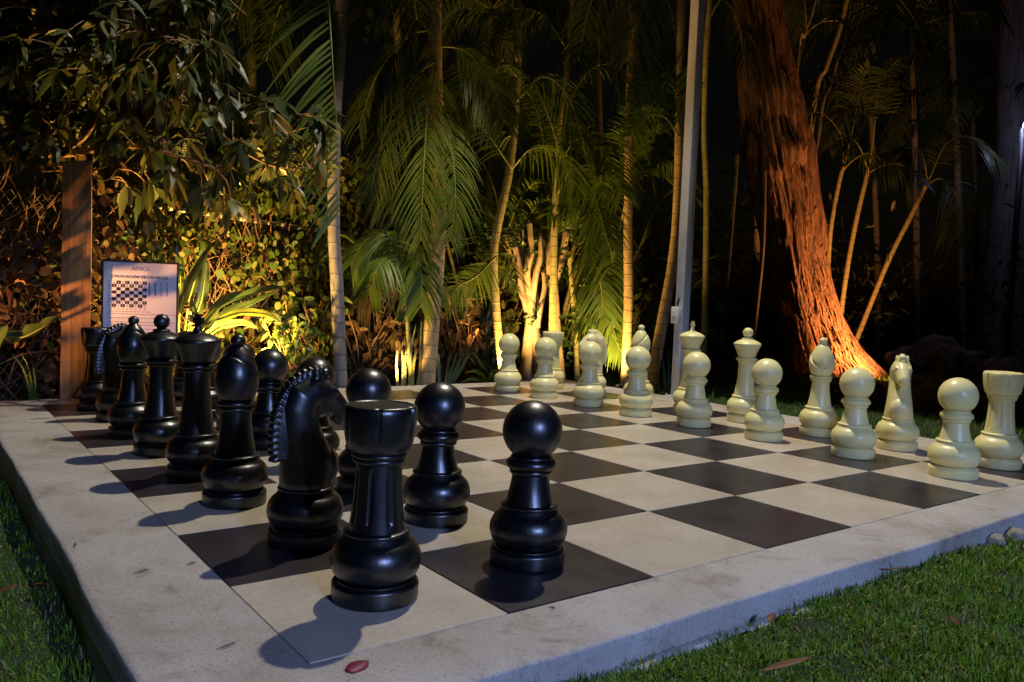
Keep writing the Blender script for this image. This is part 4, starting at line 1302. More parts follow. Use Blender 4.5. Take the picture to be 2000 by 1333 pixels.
palm("areca_palm", "second forked yellow cane, right of the one beside the trunk",
     [(1630, 720, 11.1), (1648, 570, 11.1), (1668, 450, 11.1), (1690, 355, 11.1), (1697, 325, 11.1)], .036, .03, 'palm_cane', group="slender palms behind the big tree",
     fronds=[dict(px=[(1697, 330, 11.1), (1706, 270, 11.0), (1712, 200, 10.9), (1720, 140, 10.9)], ll=.5, n=26, droop=.4, face=mixf(.7, .5), mt='palm_leaf_dark', start=.5),
             dict(px=[(1695, 340, 11.1), (1720, 325, 11.0), (1760, 322, 10.9), (1800, 360, 10.8)], ll=.5, n=38, droop=.6, face=mixf(.6, .6), mt='palm_leaf_dark', start=.4),
             dict(px=[(1694, 330, 11.1), (1680, 290, 11.0), (1660, 270, 10.9), (1640, 290, 10.8)], ll=.4, n=22, droop=.6, face=mixf(.6, .6), start=.4)])
palm("areca_palm", "slanting ringed cane leaning far to the right above the rocks",
     [(1650, 715, 11.3), (1690, 620, 11.3), (1735, 510, 11.3), (1780, 420, 11.3), (1812, 355, 11.3)], .036, .030, 'palm_cane', group="slender palms behind the big tree",
     fronds=[dict(px=[(1812, 360, 11.3), (1840, 350, 11.2), (1870, 390, 11.1), (1885, 470, 11.0)], ll=.6, n=32, droop=.6, face=mixf(.7, .5), mt='palm_leaf_dark'),
             dict(px=[(1812, 355, 11.3), (1800, 300, 11.2), (1770, 290, 11.1), (1735, 330, 11.0)], ll=.55, n=40, droop=.7, face=mixf(.4, .7), mt='palm_leaf_dark'),
             dict(px=[(1815, 350, 11.3), (1850, 280, 11.2), (1900, 270, 11.1), (1960, 320, 11.0)], ll=.6, n=32, droop=.8, face=mixf(.4, .7), mt='palm_leaf_dark')])
palm("areca_palm", "pale cane rising out of the picture right behind the trunk top",
     [(1560, 420, 11.0), (1588, 220, 11.0), (1614, 130, 11.0), (1640, 55, 11.0), (1662, -40, 11.0), (1672, -110, 11.0)], .04, .034, 'palm_cane', group="slender palms behind the big tree",
     fronds=[dict(px=[(1640, 40, 11.0), (1600, 45, 10.9), (1575, 70, 10.8), (1560, 130, 10.8)], ll=.0001, n=2, r0=.012),
             dict(px=[(1668, -60, 11.0), (1720, -40, 10.9), (1780, 30, 10.8), (1820, 120, 10.7)], ll=.65, n=34, droop=.8, face=mixf(.4, .7), mt='palm_leaf_dark'),
             dict(px=[(1668, -60, 11.0), (1730, -110, 10.9), (1820, -60, 10.8), (1900, 60, 10.7)], ll=.65, n=34, droop=.8, face=mixf(.4, .7), mt='palm_leaf_dark')])
palm("areca_palm", "thin forked stem close to the trunk's upper right edge",
     [(1540, 300, 11.2), (1558, 130, 11.2), (1572, 70, 11.2), (1588, 20, 11.2), (1600, -40, 11.2)], .026, .02, 'palm_cane', group="slender palms behind the big tree",
     fronds=[dict(px=[(1575, 60, 11.2), (1572, 10, 11.1), (1560, -50, 11.1), (1545, -90, 11.1)], ll=.4, n=20, droop=.5, face=mixf(.6, .6), mt='palm_leaf_dark', start=.5),
             dict(px=[(1572, 66, 11.2), (1600, 45, 11.1), (1630, 30, 11.0), (1655, 45, 11.0)], ll=.4, n=20, droop=.5, face=mixf(.6, .6), mt='palm_leaf_dark', start=.5)])
palm("areca_palm", "thin reddish cane beside the pale cane, upper right",
     [(1580, 420, 11.4), (1600, 260, 11.4), (1622, 165, 11.4), (1648, 80, 11.4), (1660, 20, 11.4)], .024, .02, 'palm_dim', group="slender palms behind the big tree")

# dim palms filling the dark beyond
def dim_palm(u, v, d, foot, label, k, n=9, L=1.7):
    crown = at(u, v, d); ft = at(foot, 740, d)
    root = thing("background_palm", label, "palm", "dim palms in the dark", loc=(ft.x, ft.y, gz(ft.x, ft.y)))
    c = crown - root.location
    mb = MB(); P = catmull([Vector((0, 0, -.05)), c * .5 + Vector((0.05, 0, 0)), c], 24)
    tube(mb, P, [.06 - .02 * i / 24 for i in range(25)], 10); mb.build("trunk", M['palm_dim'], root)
    r = random.Random(k)
    for i in range(n):
        az = 2 * math.pi * (i + r.random() * .6) / n
        h = Vector((math.cos(az), math.sin(az), 0)); e = r.uniform(.25, 1.1)
        l = L * r.uniform(.75, 1.1)
        pts = [c, c + h * l * .3 + UPF * l * .30 * e, c + h * l * .68 + UPF * l * .25 * e, c + h * l * .95 - UPF * l * (.35 - .15 * e)]
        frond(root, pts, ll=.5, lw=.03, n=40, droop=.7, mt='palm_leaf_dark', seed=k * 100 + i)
dim_palm(960, 20, 9.5, 940, "dim palm high behind the lit palms, centre", 1)
dim_palm(1160, -40, 9.8, 1170, "dim palm crown above the straight ringed trunk", 2)
dim_palm(770, -60, 9.2, 790, "dim palm crown above the tan palm", 3)
dim_palm(1480, -30, 12.5, 1470, "dim palm crown behind the top of the big trunk", 4)
dim_palm(1780, 60, 12.8, 1790, "dim palm in the dark over the rock heap", 5, 10, 2.1)
dim_palm(1900, 230, 13.2, 1910, "dim low palm in the dark at the right edge", 6, 10, 2.0)
dim_palm(1850, -120, 12.4, 1880, "dim palm crown at the top right corner", 7, 10, 2.2)
dim_palm(1700, 200, 13.6, 1715, "dim palm deep behind the forked canes", 8, 9, 1.9)
dim_palm(480, -80, 8.6, 500, "dim palm crown over the creeper covered fence", 9)

# far dark undergrowth, one mass
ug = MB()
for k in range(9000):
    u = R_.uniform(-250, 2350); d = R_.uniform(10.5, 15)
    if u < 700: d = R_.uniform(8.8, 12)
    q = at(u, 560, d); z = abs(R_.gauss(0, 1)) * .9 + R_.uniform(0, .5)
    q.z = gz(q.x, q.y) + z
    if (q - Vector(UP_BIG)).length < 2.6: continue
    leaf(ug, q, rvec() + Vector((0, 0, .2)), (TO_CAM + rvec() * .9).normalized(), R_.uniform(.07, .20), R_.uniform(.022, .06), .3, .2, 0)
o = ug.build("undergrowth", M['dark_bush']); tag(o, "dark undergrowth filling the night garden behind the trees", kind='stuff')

# ================================================================== LEFT SIDE PLANTS
# --- big leaved tree reaching in from the upper left
tb = at(-190, 770, 5.9)
root = thing("leafy_tree", "big leaved tree with drooping leaves reaching over the sign from upper left", "tree", loc=(tb.x, tb.y, gz(tb.x, tb.y)))
br = MB()
def limb2(px, r0, r1, n=22):
    P = catmull([tp(*q) for q in px], n)
    tube(br, P, [r0 + (r1 - r0) * i / n for i in range(n + 1)], 9, 0, True, lambda i, th, p: 1 + .12 * noise.noise(p * 9))
    return P
trk = MB()
P = catmull([Vector((0, 0, -.05)), tp(-170, 500, 5.9), tp(-120, 300, 5.8), tp(-60, 150, 5.6), tp(30, 20, 5.4)], 40)
tube(trk, P, [.13 - .06 * i / 40 for i in range(41)], 16, 0, True, lambda i, th, p: 1 + .08 * noise.noise(p * 6))
trk.build("trunk", M['branch'], root)
limbs = []
for px, a, b_ in (([(-60, 150, 5.6), (20, 110, 5.4), (58, 66, 5.3), (150, 40, 5.2), (260, 20, 5.1)], .034, .014),
                  ([(-120, 300, 5.8), (-20, 200, 5.6), (60, 175, 5.5), (120, 140, 5.4), (210, 120, 5.2)], .022, .008),
                  ([(-130, 320, 5.8), (0, 310, 5.6), (100, 300, 5.5), (165, 270, 5.4), (200, 200, 5.3)], .030, .010),
                  ([(60, 305, 5.55), (150, 300, 5.5), (240, 285, 5.4), (330, 300, 5.3), (420, 330, 5.3)], .024, .008),
                  ([(-120, 290, 5.8), (-40, 150, 5.6), (30, 148, 5.5), (150, 160, 5.4), (175, 215, 5.3)], .016, .006),
                  ([(150, 40, 5.2), (300, 60, 5.0), (380, 90, 4.9), (440, 110, 4.9)], .018, .006),
                  ([(100, 60, 5.25), (200, 150, 5.2), (330, 200, 5.2), (460, 230, 5.3), (560, 260, 5.5)], .018, .005),
                  ([(300, 60, 5.0), (370, 150, 5.1), (420, 250, 5.3), (520, 320, 5.5), (610, 330, 5.7)], .014, .005),
                  ([(20, 20, 5.3), (100, -40, 5.2), (250, -50, 5.0), (400, -30, 5.0), (480, 30, 5.1)], .024, .006),
                  ([(90, 320, 5.5), (150, 330, 5.45), (205, 352, 5.4), (230, 330, 5.4)], .010, .005)):
    limbs.append(limb2(px, a, b_))
allp = [p for L in limbs for p in L[4:]]
lf = MB(); nwh = 0
regions = [(-80, 470, -70, 160, 4.6, 5.8, 115), (30, 560, 120, 290, 4.9, 5.9, 85), (180, 640, 220, 370, 5.3, 6.3, 66), (-60, 160, 140, 290, 5.2, 5.9, 20), (240, 520, 300, 400, 5.2, 5.8, 12)]
for (u0, u1, v0, v1, d0, d1, cnt) in regions:
    for _ in range(cnt):
        u, v, d = R_.uniform(u0, u1), R_.uniform(v0, v1), R_.uniform(d0, d1)
        if v < 160 and u > 440 and R_.random() < .6: continue
        q = tp(u, v, d)
        near = min(allp, key=lambda p: (p - q).length)
        if (near - q).length > .75: q = near + (q - near).normalized() * .75
        mid = near.lerp(q, .55) + Vector((0, 0, .05)) + rvec() * .03
        tube(br, catmull([near, mid, q], 7), [.0055 - .0004 * i for i in range(8)], 5)
        ax = (q - mid).normalized()
        n_ = R_.randrange(6, 11)
        for k in range(n_):
            az = 2 * math.pi * k / n_ + R_.random()
            s1 = ax.cross(UPF).normalized(); s2 = ax.cross(s1)
            d_ = (s1 * math.cos(az) + s2 * math.sin(az)) * .9 + ax * .45 + Vector((0, 0, -R_.uniform(.25, .9)))
            nm = (UPF * .9 + rvec() * .5)
            leaf(lf, q + ax * R_.uniform(-.06, .02), d_, nm, R_.uniform(.10, .20), R_.uniform(.042, .082), R_.uniform(.1, .45), R_.uniform(.12, .35), 0, segs=6)
br.build("branches", M['branch'], root)
lf.build("foliage", M['big_leaf'], root)

# --- creeper over the fence
def creeper(name, label, s0, s1, nleaf, mats, stems, ztop, dens, seed, size=(.04, .095), off=(-.16, .40)):
    r = random.Random(seed)
    q = fpt((s0 + s1) / 2, 0)
    root = thing(name, label, "creeper", loc=(q.x, q.y, gz(q.x, q.y)))
    o_ = root.location
    st = MB()
    for _ in range(stems):
        s = r.uniform(s0, s1); z = r.uniform(-.1, .5); off_ = r.uniform(.0, .14)
        pts = []
        ds = r.uniform(-.16, .16)
        for k in range(9):
            pts.append(fpt(s, z, off_) - o_)
            s += ds + r.uniform(-.12, .12); z += r.uniform(.02, .26); off_ = max(.0, min(.24, off_ + r.uniform(-.06, .06)))
            if z > ztop: z = ztop - r.uniform(0, .15)
        tube(st, catmull(pts, 24), r.uniform(.0025, .007), 4)
    st.build("stems", M['twig'], root)
    mbs = [MB() for _ in mats]
    c = 0; tries = 0
    while c < nleaf and tries < nleaf * 30:
        tries += 1
        s = r.uniform(s0, s1); z = r.uniform(-.1, ztop + .15)
        dn = noise.fractal(Vector((s * 1.5, z * 1.9, seed)), 1, 2, 3) + dens(s, z)
        if r.random() > dn * 1.6 + .12: continue
        if abs(z - FZ + .01) < .075 and 0 < s < 2.35 and r.random() < .93: continue
        p = fpt(s, z, r.uniform(*off)) - o_
        i = 0 if len(mats) == 1 else (0 if r.random() < .89 else 1)
        leaf(mbs[i], p, rvec(r) + Vector((0, 0, -.45)), (fn_ * .9 + rvec(r) * .8 + UPF * .3).normalized(), r.uniform(*size), r.uniform(size[0], size[1]) * .75, r.uniform(0, .4), r.uniform(.05, .3), 2)
        c += 1
    for mbx, (nm, mt) in zip(mbs, mats):
        mbx.build(nm, M[mt], root)
    return root
creeper("creeper", "leafy green yellow creeper climbing the fence between wooden post and grey palm", -.05, 3.6, 5600, [("foliage", 'vine_leaf'), ("withered_foliage", 'vine_dry')], 110, 1.95,
        lambda s, z: (.35 if z > .75 else -.05) + (.25 if 1.5 < s < 3.2 and z > .3 else 0), 3)
creeper("creeper", "withered reddish creeper on the fence left of the wooden post", -2.4, .15, 2600, [("withered_foliage", 'vine_dry'), ("foliage", 'vine_leaf')], 80, 1.5, lambda s, z: .1, 5, (.045, .10))
creeper("creeper", "dark withered creeper on the fence behind the tan palm", 3.4, 8.4, 2600, [("withered_foliage", 'vine_dry'), ("foliage", 'bush_leaf')], 90, 1.15, lambda s, z: .1, 8, (.05, .10))

# --- plant with big paddle leaves round the sign
def paddle(parent, px, width, face, mt='banana_leaf', stalk=None, fold=.3, wav=.03):
    P = catmull([at(*q) - parent.location for q in px], 22)
    mb = MB()
    for i, p in enumerate(P):
        t = i / 22
        w = width * .5 * (math.sin(math.pi * min(1, t ** .75)) ** .65 if 0 < t < 1 else 0.02)
        tg = (P[min(22, i + 1)] - P[max(0, i - 1)]).normalized()
        s = tg.cross(face).normalized(); n_ = s.cross(tg)
        e1 = wav * math.sin(t * 17 + 1) * w * 6; e2 = wav * math.sin(t * 15 + 2) * w * 6
        mb.v += [tuple(p + s * w + n_ * (fold * w + e1)), tuple(p + s * w * .5 + n_ * fold * w * .35), tuple(p), tuple(p - s * w * .5 + n_ * fold * w * .35), tuple(p - s * w + n_ * (fold * w + e2))]
        if i:
            a = (i - 1) * 5
            for k in range(4): mb.f.append((a + k, a + k + 1, a + k + 6, a + k + 5))
    o = mb.build("leaf", M[mt], parent)
    st = MB(); tube(st, P, [.009 * (1 - .85 * i / 22) for i in range(23)], 6)
    if stalk:
        q = catmull([at(*a) - parent.location for a in stalk] + [P[0]], 14)
        tube(st, q, [.014 - .005 * i / 14 for i in range(15)], 7)
    st.build("midrib", M['rachis'], o)
    return o
pb_ = at(345, 775, 5.45)
root = thing("paddle_leaf_plant", "plant with big paddle shaped leaves around the printed sign", "plant", loc=(pb_.x, pb_.y, gz(pb_.x, pb_.y)))
B0 = (345, 775, 5.45)
for px, w, face, mt, st in (
    ([(392, 648, 5.92), (430, 600, 5.87), (490, 575, 5.82), (556, 560, 5.77)], .13, mixf(.6, .7), 'banana_leaf', [B0, (370, 700, 6.02)]),
    ([(400, 650, 5.97), (440, 615, 5.92), (500, 590, 5.90), (548, 566, 5.87)], .10, mixf(.5, .8, .2), 'banana_leaf', [B0, (376, 700, 6.02)]),
    ([(420, 628, 5.82), (470, 612, 5.82), (520, 615, 5.82), (552, 632, 5.82)], .075, mixf(.7, .6), 'vine_leaf', [B0, (385, 690, 6.02)]),
    ([(396, 664, 5.77), (430, 640, 5.72), (470, 632, 5.72), (505, 642, 5.72)], .085, mixf(.7, .7), 'pale_leaf', [B0, (372, 710, 5.92)]),
    ([(345, 620, 6.12), (368, 560, 6.12), (395, 510, 6.12), (416, 474, 6.12)], .09, mixf(.9, .2, -.3), 'banana_leaf', [B0, (344, 690, 6.12)]),
    ([(372, 640, 6.02), (392, 590, 6.02), (400, 545, 6.02), (404, 510, 6.02)], .09, mixf(.9, .3, .3), 'banana_leaf', [B0, (362, 700, 6.02)]),
    ([(350, 610, 6.22), (352, 550, 6.22), (351, 500, 6.22), (348, 452, 6.22)], .075, mixf(1, .1), 'banana_leaf', [B0, (348, 680, 6.22)]),
    ([(368, 590, 6.32), (386, 530, 6.32), (400, 490, 6.32), (388, 465, 6.32)], .10, mixf(1, .3), 'banana_leaf', [B0, (356, 680, 6.22)]),
    ([(285, 600, 6.17), (276, 540, 6.17), (258, 480, 6.12), (232, 430, 6.07)], .13, mixf(.8, .4, .3), 'banana_leaf', [B0, (312, 690, 6.12)]),
    ([(300, 590, 6.22), (302, 530, 6.22), (304, 490, 6.22), (305, 460, 6.22)], .06, mixf(1, .1), 'banana_leaf', [B0, (315, 690, 6.12)]),
    ([(215, 650, 5.87), (185, 625, 5.77), (150, 610, 5.72), (116, 600, 5.67)], .10, mixf(.5, .9), 'banana_leaf', [B0, (270, 720, 6.02)]),
    ([(375, 700, 6.02), (390, 660, 6.02), (385, 620, 6.02), (372, 580, 6.02)], .10, mixf(.9, .1, -.5), 'banana_leaf', [B0, (362, 740, 6.02)])):
    paddle(root, px, w, face, mt, st)
mb = MB()
for k in range(7):
    q = tp(365 + R_.gauss(0, 6), 612 + R_.gauss(0, 16), 5.9)
    leaf(mb, q, rvec() + UPF * .4, rvec(), .07, .022, .2, .3, 0)
mb.build("withered_leaves", M['husk'], root)
pb_ = at(-40, 770, 5.0)
root = thing("paddle_leaf_plant", "dark paddle leaves at the left edge, one fresh green", "plant", loc=(pb_.x, pb_.y, gz(pb_.x, pb_.y)))
B1 = (-40, 775, 5.0)
for px, w, face, mt, st in (
    ([(8, 655, 4.9), (40, 660, 4.9), (75, 645, 4.9), (118, 618, 4.9)], .14, mixf(.6, .8), 'banana_leaf', [B1, (-20, 690, 5.0)]),
    ([(-70, 760, 4.7), (-30, 700, 4.7), (-2, 660, 4.7), (16, 636, 4.7)], .14, mixf(1, .2), 'fresh_leaf', [B1, (-60, 770, 4.8)])):
    paddle(root, px, w, face, mt, st)

# --- small sprouts and husks at the platform's back edge
def sprout(name, label, base, blades, mt, mt2=None, husk=0, rr=1.0, n0=5):
    b0 = at(*base)
    root = thing(name, label, "plant", loc=(b0.x, b0.y, gz(b0.x, b0.y)))
    mb = MB()
    for px, w in blades:
        P = catmull([at(*q) - root.location for q in px], 12)
        for i, p in enumerate(P):
            t = i / 12; ww = w * .5 * (1 - t ** 2.2) + .0006
            tg = (P[min(12, i + 1)] - P[max(0, i - 1)]).normalized()
            s = tg.cross(TO_CAM).normalized()
            mb.v += [tuple(p + s * ww + TO_CAM * ww * .4), tuple(p), tuple(p - s * ww + TO_CAM * ww * .4)]
            if i:
                a = len(mb.v) - 6
                mb.f += [(a, a + 1, a + 4, a + 3), (a + 1, a + 2, a + 5, a + 4)]
    mb.build("blades", M[mt], root)
    if husk:
        hb = MB()
        for k in range(husk):
            q = tp(base[0] + R_.gauss(0, 9), base[1] - R_.uniform(2, 16), base[2])
            leaf(hb, q, rvec() + UPF * .9, (TO_CAM + rvec()).normalized(), R_.uniform(.06, .11), R_.uniform(.03, .05), .3, .4, 1)
        hb.build("husks", M['husk'], root)
sprout("sprouting_plant", "small sprouting plant with papery husk lit orange at the far left edge", (66, 784, 5.15),
       [([(62, 784, 5.15), (54, 745, 5.15), (42, 715, 5.15), (22, 692, 5.10)], .02), ([(66, 784, 5.15), (60, 740, 5.15), (52, 710, 5.15), (40, 690, 5.15)], .016), ([(70, 784, 5.15), (69, 750, 5.15), (66, 725, 5.15), (62, 705, 5.15)], .014)], 'fresh_leaf', husk=12)
sprout("sprouting_plant", "tuft of pale stems behind the platform edge left of the tan palm", (785, 760, 6.70),
       [([(778 + k * 7, 765, 6.70), (780 + k * 8 + R_.gauss(0, 4), 720, 6.70), (776 + k * 9, 680, 6.5), (770 + k * 10 + R_.gauss(0, 8), 640 + R_.uniform(-20, 30), 6.65)], .022) for k in range(6)], 'pale_leaf', husk=10)
sprout("sprouting_plant", "strappy green leaves to the right of the tan palm foot", (870, 765, 7.1),
       [([(870, 765, 7.1), (874 + k * 8, 725, 7.1), (880 + k * 14, 690, 7.05), (885 + k * 22, 690 + k * 12, 7.0)], .035) for k in range(4)] + [([(860, 765, 7.1), (858, 720, 7.1), (854, 690, 7.1), (845, 665, 7.1)], .035)], 'banana_leaf')
sprout("sprouting_plant", "low yellow lit leaves left of the farthest cream pawn", (945, 765, 7.3),
       [([(950, 765, 7.3), (945, 738, 7.25), (930, 725, 7.2), (910, 728, 7.15)], .05), ([(952, 765, 7.3), (960, 735, 7.25), (965, 722, 7.2), (972, 730, 7.2)], .04), ([(948, 765, 7.3), (940, 745, 7.2), (920, 740, 7.15), (900, 748, 7.1)], .04)], 'vine_leaf')
sprout("sprouting_plant", "strappy dark leaves below the leaning palm trunk", (1300, 790, 7.8),
       [([(1300 + k * 6, 770, 7.8), (1296 + k * 10, 720, 7.8), (1290 + k * 16, 680, 7.75), (1284 + k * 22, 660 + 8 * abs(k - 2), 7.7)], .03) for k in range(5)], 'bush_leaf')
# leafy bush between fence post and grey palm
pb_ = at(585, 775, 6.25)
root = thing("leafy_bush", "small leafy green bush in front of the fence post, above black pawns", "bush", loc=(pb_.x, pb_.y, gz(pb_.x, pb_.y)))
mb = MB(); st = MB()
for k in range(46):
    q = tp(R_.gauss(560, 22), R_.uniform(618, 750), R_.uniform(6.1, 6.4))
    tube(st, catmull([Vector((R_.gauss(0, .03), R_.gauss(0, .03), -.02)), q * .5 + rvec() * .05, q], 8), .003, 4)
    for _ in range(9):
        leaf(mb, q + rvec() * R_.uniform(0, .07), rvec() + Vector((0, 0, -.3)), (TO_CAM + UPF * .6 + rvec() * .7).normalized(), R_.uniform(.045, .085), R_.uniform(.024, .04), .3, .25, 1)
st.build("stems", M['twig'], root); mb.build("foliage", M['vine_leaf'], root)

# ================================================================== GARDEN LIGHT FIXTURES
def fixture(name, label, loc, target, lens, r=.045, parent_cat="garden light"):
    root = thing(name, label, parent_cat, "garden lights", loc=loc)
    d = (Vector(target) - Vector(loc)).normalized()
    mb = MB()
    tube(mb, [-d * .11, -d * .035], [r, r * 1.05], 20)
    tube(mb, [-d * .11, Vector((-d.x * .11, -d.y * .11, gz(loc[0], loc[1]) - loc[2] - .06))], .012, 8)
    mb.build("housing", M['dark_metal'], root, sharp=40)
    mb = MB(); tube(mb, [-d * .036, -d * .03], [r * .8, r * .8], 20); mb.build("lens", M[lens], root, sharp=40)
    return root
fixture("spot_light", "small garden spotlight at the foot of the pruned tree", UP_TREE, (4.0, 4.62, 1.3), 'lens_warm')
fixture("spot_light", "small garden spotlight by the platform's back right corner", UP_PALM, (4.62, 4.5, 1.3), 'lens_warm')
fixture("spot_light", "small garden spotlight in front of the young palm", UP_YOUNG, (2.9, 4.75, 1.0), 'lens_warm')
fixture("spot_light", "small garden spotlight aimed at the creeper covered fence", UP_CREEPER, (1.6, 5.6, 1.3), 'lens_warm')
fixture("spot_light", "small garden spotlight at the far left platform corner", UP_POST, (-.15, 5.2, 1.2), 'lens_warm')
fixture("spot_light", "small garden spotlight at the big tree's root", UP_BIG, (8.75, 4.1, 1.0), 'lens_warm')
# floodlight lens on the white post and the house lamp behind the camera
lamp_root = bpy.data.objects["lamp_post"]
mb = MB(); box(mb, (a_x := POLE_LAMP[0] - lamp_root.location.x, a_y := POLE_LAMP[1] - lamp_root.location.y, 6.495), (.28, .2, .006))
mb.build("floodlight_lens", M['lens_white'], lamp_root, smooth=False)
root = thing("flood_light", "square floodlight on a dark mast behind the camera", "floodlight", loc=(SIDE_LAMP[0], SIDE_LAMP[1] - .14, -.1))
mb = MB(); tube(mb, [Vector((0, -.1, 0)), Vector((0, -.1, 2.75))], .035, 12); mb.build("mast", M['dark_metal'], root)
mb = MB(); box(mb, (0, 0, 2.66), (.34, .10, .26)); bevel_obj(mb.build("housing", M['dark_metal'], root), .012)
# bright bluish lamp far off at the right edge
q = at(1999, 247, 10.8)
root = thing("distant_lamp", "distant bluish white lamp shining at the right edge", "lamp", loc=(q.x, q.y, gz(q.x, q.y)))
h = q.z - root.location.z
mb = MB(); tube(mb, [Vector((0, 0, 0)), Vector((0, 0, h + .05))], .04, 10); mb.build("mast", M['dark_metal'], root)
mb = MB(); ellipsoid(mb, tuple(TO_CAM * .09 + Vector((0, 0, h))), (.06, .06, .055)); mb.build("globe", M['lens_cool'], root)

# ================================================================== GRASS AND LITTER
def project(P):
    Y = (P - CAM_C) @ CAM_R.T
    return 1000 + F_PX * Y[:, 0] / Y[:, 2], 666.5 + F_PX * Y[:, 1] / Y[:, 2], Y[:, 2]

def grass(name, x0, x1, y0, y1, n, lmin, lmax, w, mt, label, seed, keep=None, dref=None, lean=0.7):
    rng = np.random.default_rng(seed)
    x = rng.uniform(x0, x1, n); y = rng.uniform(y0, y1, n)
    P = np.c_[x, y, np.full(n, -.08)]
    u, v, d = project(P)
    ok = (d > .25) & (u > -350) & (u < 2350) & (v < 1750)
    if dref: ok &= rng.uniform(0, 1, n) < np.minimum(1, (dref / np.maximum(d, .1)) ** 1.6)
    if keep is not None: ok &= keep(x, y)
    # bare patches
    nz = np.array([noise.noise(Vector((a * 4.5, b * 4.5, seed))) + .5 * noise.noise(Vector((a * 13, b * 13, seed))) for a, b in zip(x[ok], y[ok])])
    idx = np.where(ok)[0][nz > -.52 + rng.uniform(-.2, .2, ok.sum())]
    x, y, d = x[idx], y[idx], d[idx]; k = len(x)
    z = np.array([gz(a, b) + 0.018 * noise.noise(Vector((a * 1.7, b * 1.7, 0))) for a, b in zip(x, y)]) - .004
    az = rng.uniform(0, 2 * np.pi, k); L = rng.uniform(lmin, lmax, k) * np.array([1 + .75 * noise.noise(Vector((a * 7, b * 7, seed + 4))) + .4 * noise.noise(Vector((a * 22, b * 22, seed))) for a, b in zip(x, y)]).clip(.35, 1.9); le = np.abs(rng.normal(0, lean, k)).clip(0, 1.35)
    sc_ = np.maximum(1, (d / (dref or 99)) ** .55) if dref else 1.0
    ww = w * rng.uniform(.7, 1.3, k) * sc_
    hx, hy = np.cos(az), np.sin(az)
    sx, sy = -hy, hx
    def pt(f, side):
        bend = le * (0.55 + .9 * f)
        px = x + hx * L * f * np.sin(bend); py = y + hy * L * f * np.sin(bend); pz = z + L * f * np.cos(bend)
        return np.c_[px + sx * side, py + sy * side, pz]
    V = np.stack([pt(0, ww / 2), pt(0, -ww / 2), pt(.55, ww * .45), pt(.55, -ww * .45), pt(1, 0 * ww)], 1).reshape(-1, 3)
    base = (np.arange(k) * 5)[:, None]
    Q = base + np.array([[0, 1, 3, 2]]); Tt = base + np.array([[2, 3, 4]])
    loops = np.concatenate([Q, Tt], 1).reshape(-1)
    me = bpy.data.meshes.new(name)
    me.vertices.add(len(V)); me.vertices.foreach_set('co', V.astype(np.float32).ravel())
    me.loops.add(len(loops)); me.loops.foreach_set('vertex_index', loops.astype(np.int32))
    st = (np.arange(k)[:, None] * 7 + np.array([[0, 4]])).ravel()
    me.polygons.add(2 * k); me.polygons.foreach_set('loop_start', st.astype(np.int32))
    me.materials.append(M[mt]); me.update(calc_edges=True); me.validate()
    o = link(name, me); tag(o, label, kind='stuff')
    return o
off_slab = lambda x, y: ~((x > X0 - .012) & (x < X1 + .012) & (y > Y0 - .006) & (y < Y1 + .012))
grass("grass", .1, 6.5, -2.6, -.20, 720000, .013, .036, .0034, 'grass', "green lawn grass in front of the platform", 1, off_slab, 1.6, .95)
grass("grass", -2.2, -.29, -1.6, 4.5, 420000, .013, .036, .0034, 'grass', "green lawn grass left of the platform", 2, off_slab, 1.6, .95)
grass("grass", 4.3, 13, -2.5, 8.5, 130000, .03, .065, .006, 'grass_far', "dark lawn grass beyond the platform", 3, off_slab, 5.5)
grass("dry_grass", .2, 5.5, -2.4, -.22, 16000, .02, .05, .0038, 'dry_grass', "dry straw coloured blades among the front lawn", 4, off_slab, 1.5, 1.0)
grass("dry_grass", -2.0, -.3, -1.4, 4.0, 7000, .02, .05, .0038, 'dry_grass', "dry straw coloured blades among the left lawn", 6, off_slab, 1.5, 1.0)

def fallen(label, u, v, L, W, ang, mt, z=None, curl=.3, cat="leaf", name="fallen_leaf", group="fallen leaves"):
    p = on_z(u, v, -.05 if z is None else z)
    if z is None: p.z = gz(p.x, p.y) + .04
    mb = MB()
    d = Vector((math.cos(ang), math.sin(ang), .12 if z is None else 0.0))
    leaf(mb, d * (-L / 2), d, Vector((.1, -.1, 1)), L, W, -curl * .3 if z is None else 0.0, curl, 0 if name == "fallen_leaf" else 2, segs=6)
    o = mb.build(name, M[mt]); o.location = p
    tag(o, label, cat, group)
    md = o.modifiers.new("thick", 'SOLIDIFY'); md.thickness = .0008
    return o
fallen("long dark red leaf lying on the front grass by the dandelion", 1535, 1318, .13, .026, -.45, 'dead_leaf')
fallen("orange brown leaf at the edge of the platform on the front grass", 1506, 1222, .05, .022, .3, 'dead_leaf')
fallen("curled brown leaf leaning against the platform edge", 1742, 1125, .10, .016, -1.0, 'dead_leaf')
fallen("small red brown leaf in the middle of the front lawn", 1864, 1228, .05, .018, .9, 'dead_leaf')
fallen("tan leaf on the left lawn at the picture edge", 14, 1116, .055, .022, .2, 'dead_leaf')
fallen("brownish leaf on the left lawn near the platform wall", 84, 1112, .06, .022, -.7, 'dead_leaf')
fallen("crimson petal lying flat on the concrete before the near rook", 700, 1302, .062, .038, .42, 'petal', .0012, .03, "petal", "petal", None)
# dandelion
p = on_z(1498, 1300, -.06)
root = thing("dandelion", "white dandelion puff on a thin reddish stalk in front grass", "flower", loc=(p.x, p.y, gz(p.x, p.y)))
top = at(1487, 1268, (Vector(CAM_C) - p).length * .97) - root.location
mb = MB(); tube(mb, catmull([Vector((0, 0, 0)), Vector((0.004, 0, top.z * .6)), top], 8), .0016, 6); mb.build("stalk", M['dead_leaf'], root)
mb = MB(); ellipsoid(mb, top, (.0085,) * 3, None, 12, 8); mb.build("puff", M['puff'], root)
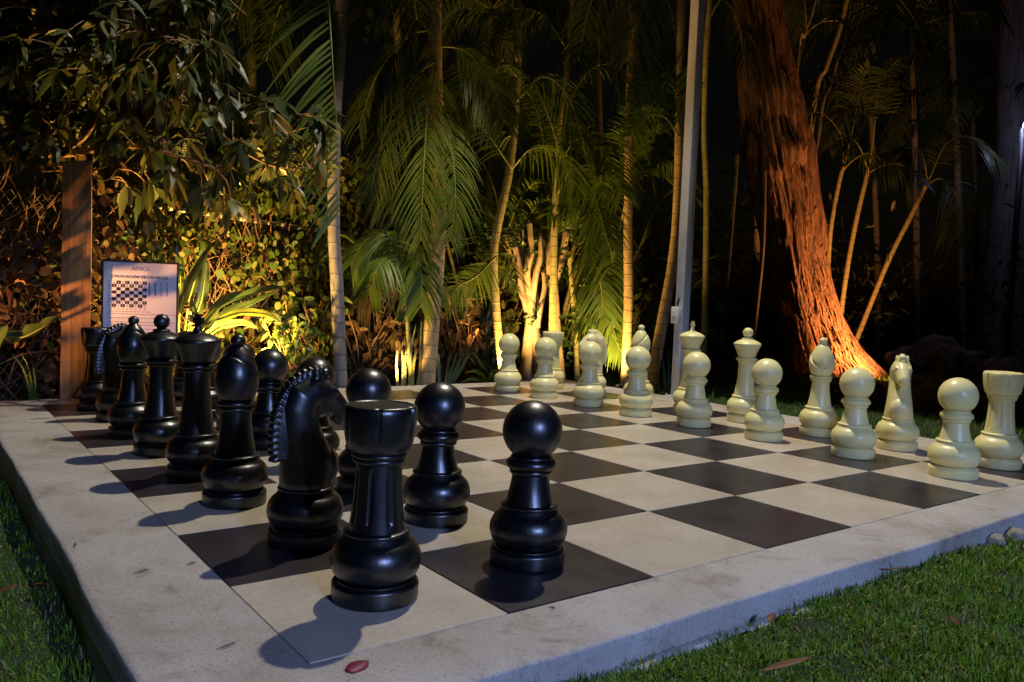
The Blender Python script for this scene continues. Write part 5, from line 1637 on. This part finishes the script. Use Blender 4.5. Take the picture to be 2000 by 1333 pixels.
# twigs and crumbs on the concrete
for (u, v, L, ang, lab) in ((274, 1116, .05, .5, "dark twig crumb on the left concrete strip, mid way"), (373, 1101, .03, .2, "thin twig near the tile edge on left concrete"), (443, 1261, .05, .3, "dark twig crumb on concrete left of the near rook's shadow"),
                            (145, 1065, .05, 1.4, "bent dry twig at the outer edge of the left concrete"), (1078, 1188, .02, 2.0, "tiny dark crumb on concrete by the dark tile near the first pawn"), (82, 818, .12, .1, "thin pinkish twig on concrete near the far left corner")):
    p = on_z(u, v, .003)
    mb = MB()
    d = Vector((math.cos(ang), math.sin(ang), 0))
    tube(mb, catmull([-d * L / 2, Vector((.004, -.003, .002)), d * L / 2], 8), [.0006, .001, .0014, .0018, .0016, .0018, .0014, .001, .0006], 5)
    for k in range(3):
        tube(mb, [d * L * R_.uniform(-.3, .3), d * L * R_.uniform(-.3, .3) + Vector((R_.uniform(-.01, .01), R_.uniform(-.01, .01), .003))], .0007, 4)
    o = mb.build("twig", M['twig']); o.location = p; tag(o, lab, "twig", "twigs on the concrete")
# rubble stones along the right end of the near edge
for k, (u, v, r_, lab) in enumerate(((1942, 1056, .042, "pale rubble stone left of its neighbours by the platform edge"), (1984, 1046, .05, "pale rubble stone at the right picture edge by the platform"), (1963, 1042, .03, "small rubble stone wedged between two larger ones"))):
    p = on_z(u, v, -.06)
    mb = MB(); nu, nv = 20, 12
    for j in range(nv + 1):
        ph = math.pi * j / nv
        for i in range(nu):
            th = 2 * math.pi * i / nu
            dd = Vector((math.sin(ph) * math.cos(th), math.sin(ph) * math.sin(th), math.cos(ph)))
            q_ = 1 + .35 * noise.fractal(dd * 1.7 + Vector((k * 5, 2, 0)), 1, 2, 4)
            mb.v.append((dd.x * r_ * q_, dd.y * r_ * .8 * q_, dd.z * r_ * .6 * q_))
    for j in range(nv):
        for i in range(nu):
            i2 = (i + 1) % nu
            mb.f.append((j * nu + i, (j + 1) * nu + i, (j + 1) * nu + i2, j * nu + i2))
    o = mb.build("stone", M['rubble']); o.location = p; tag(o, lab, "stone", "rubble stones")
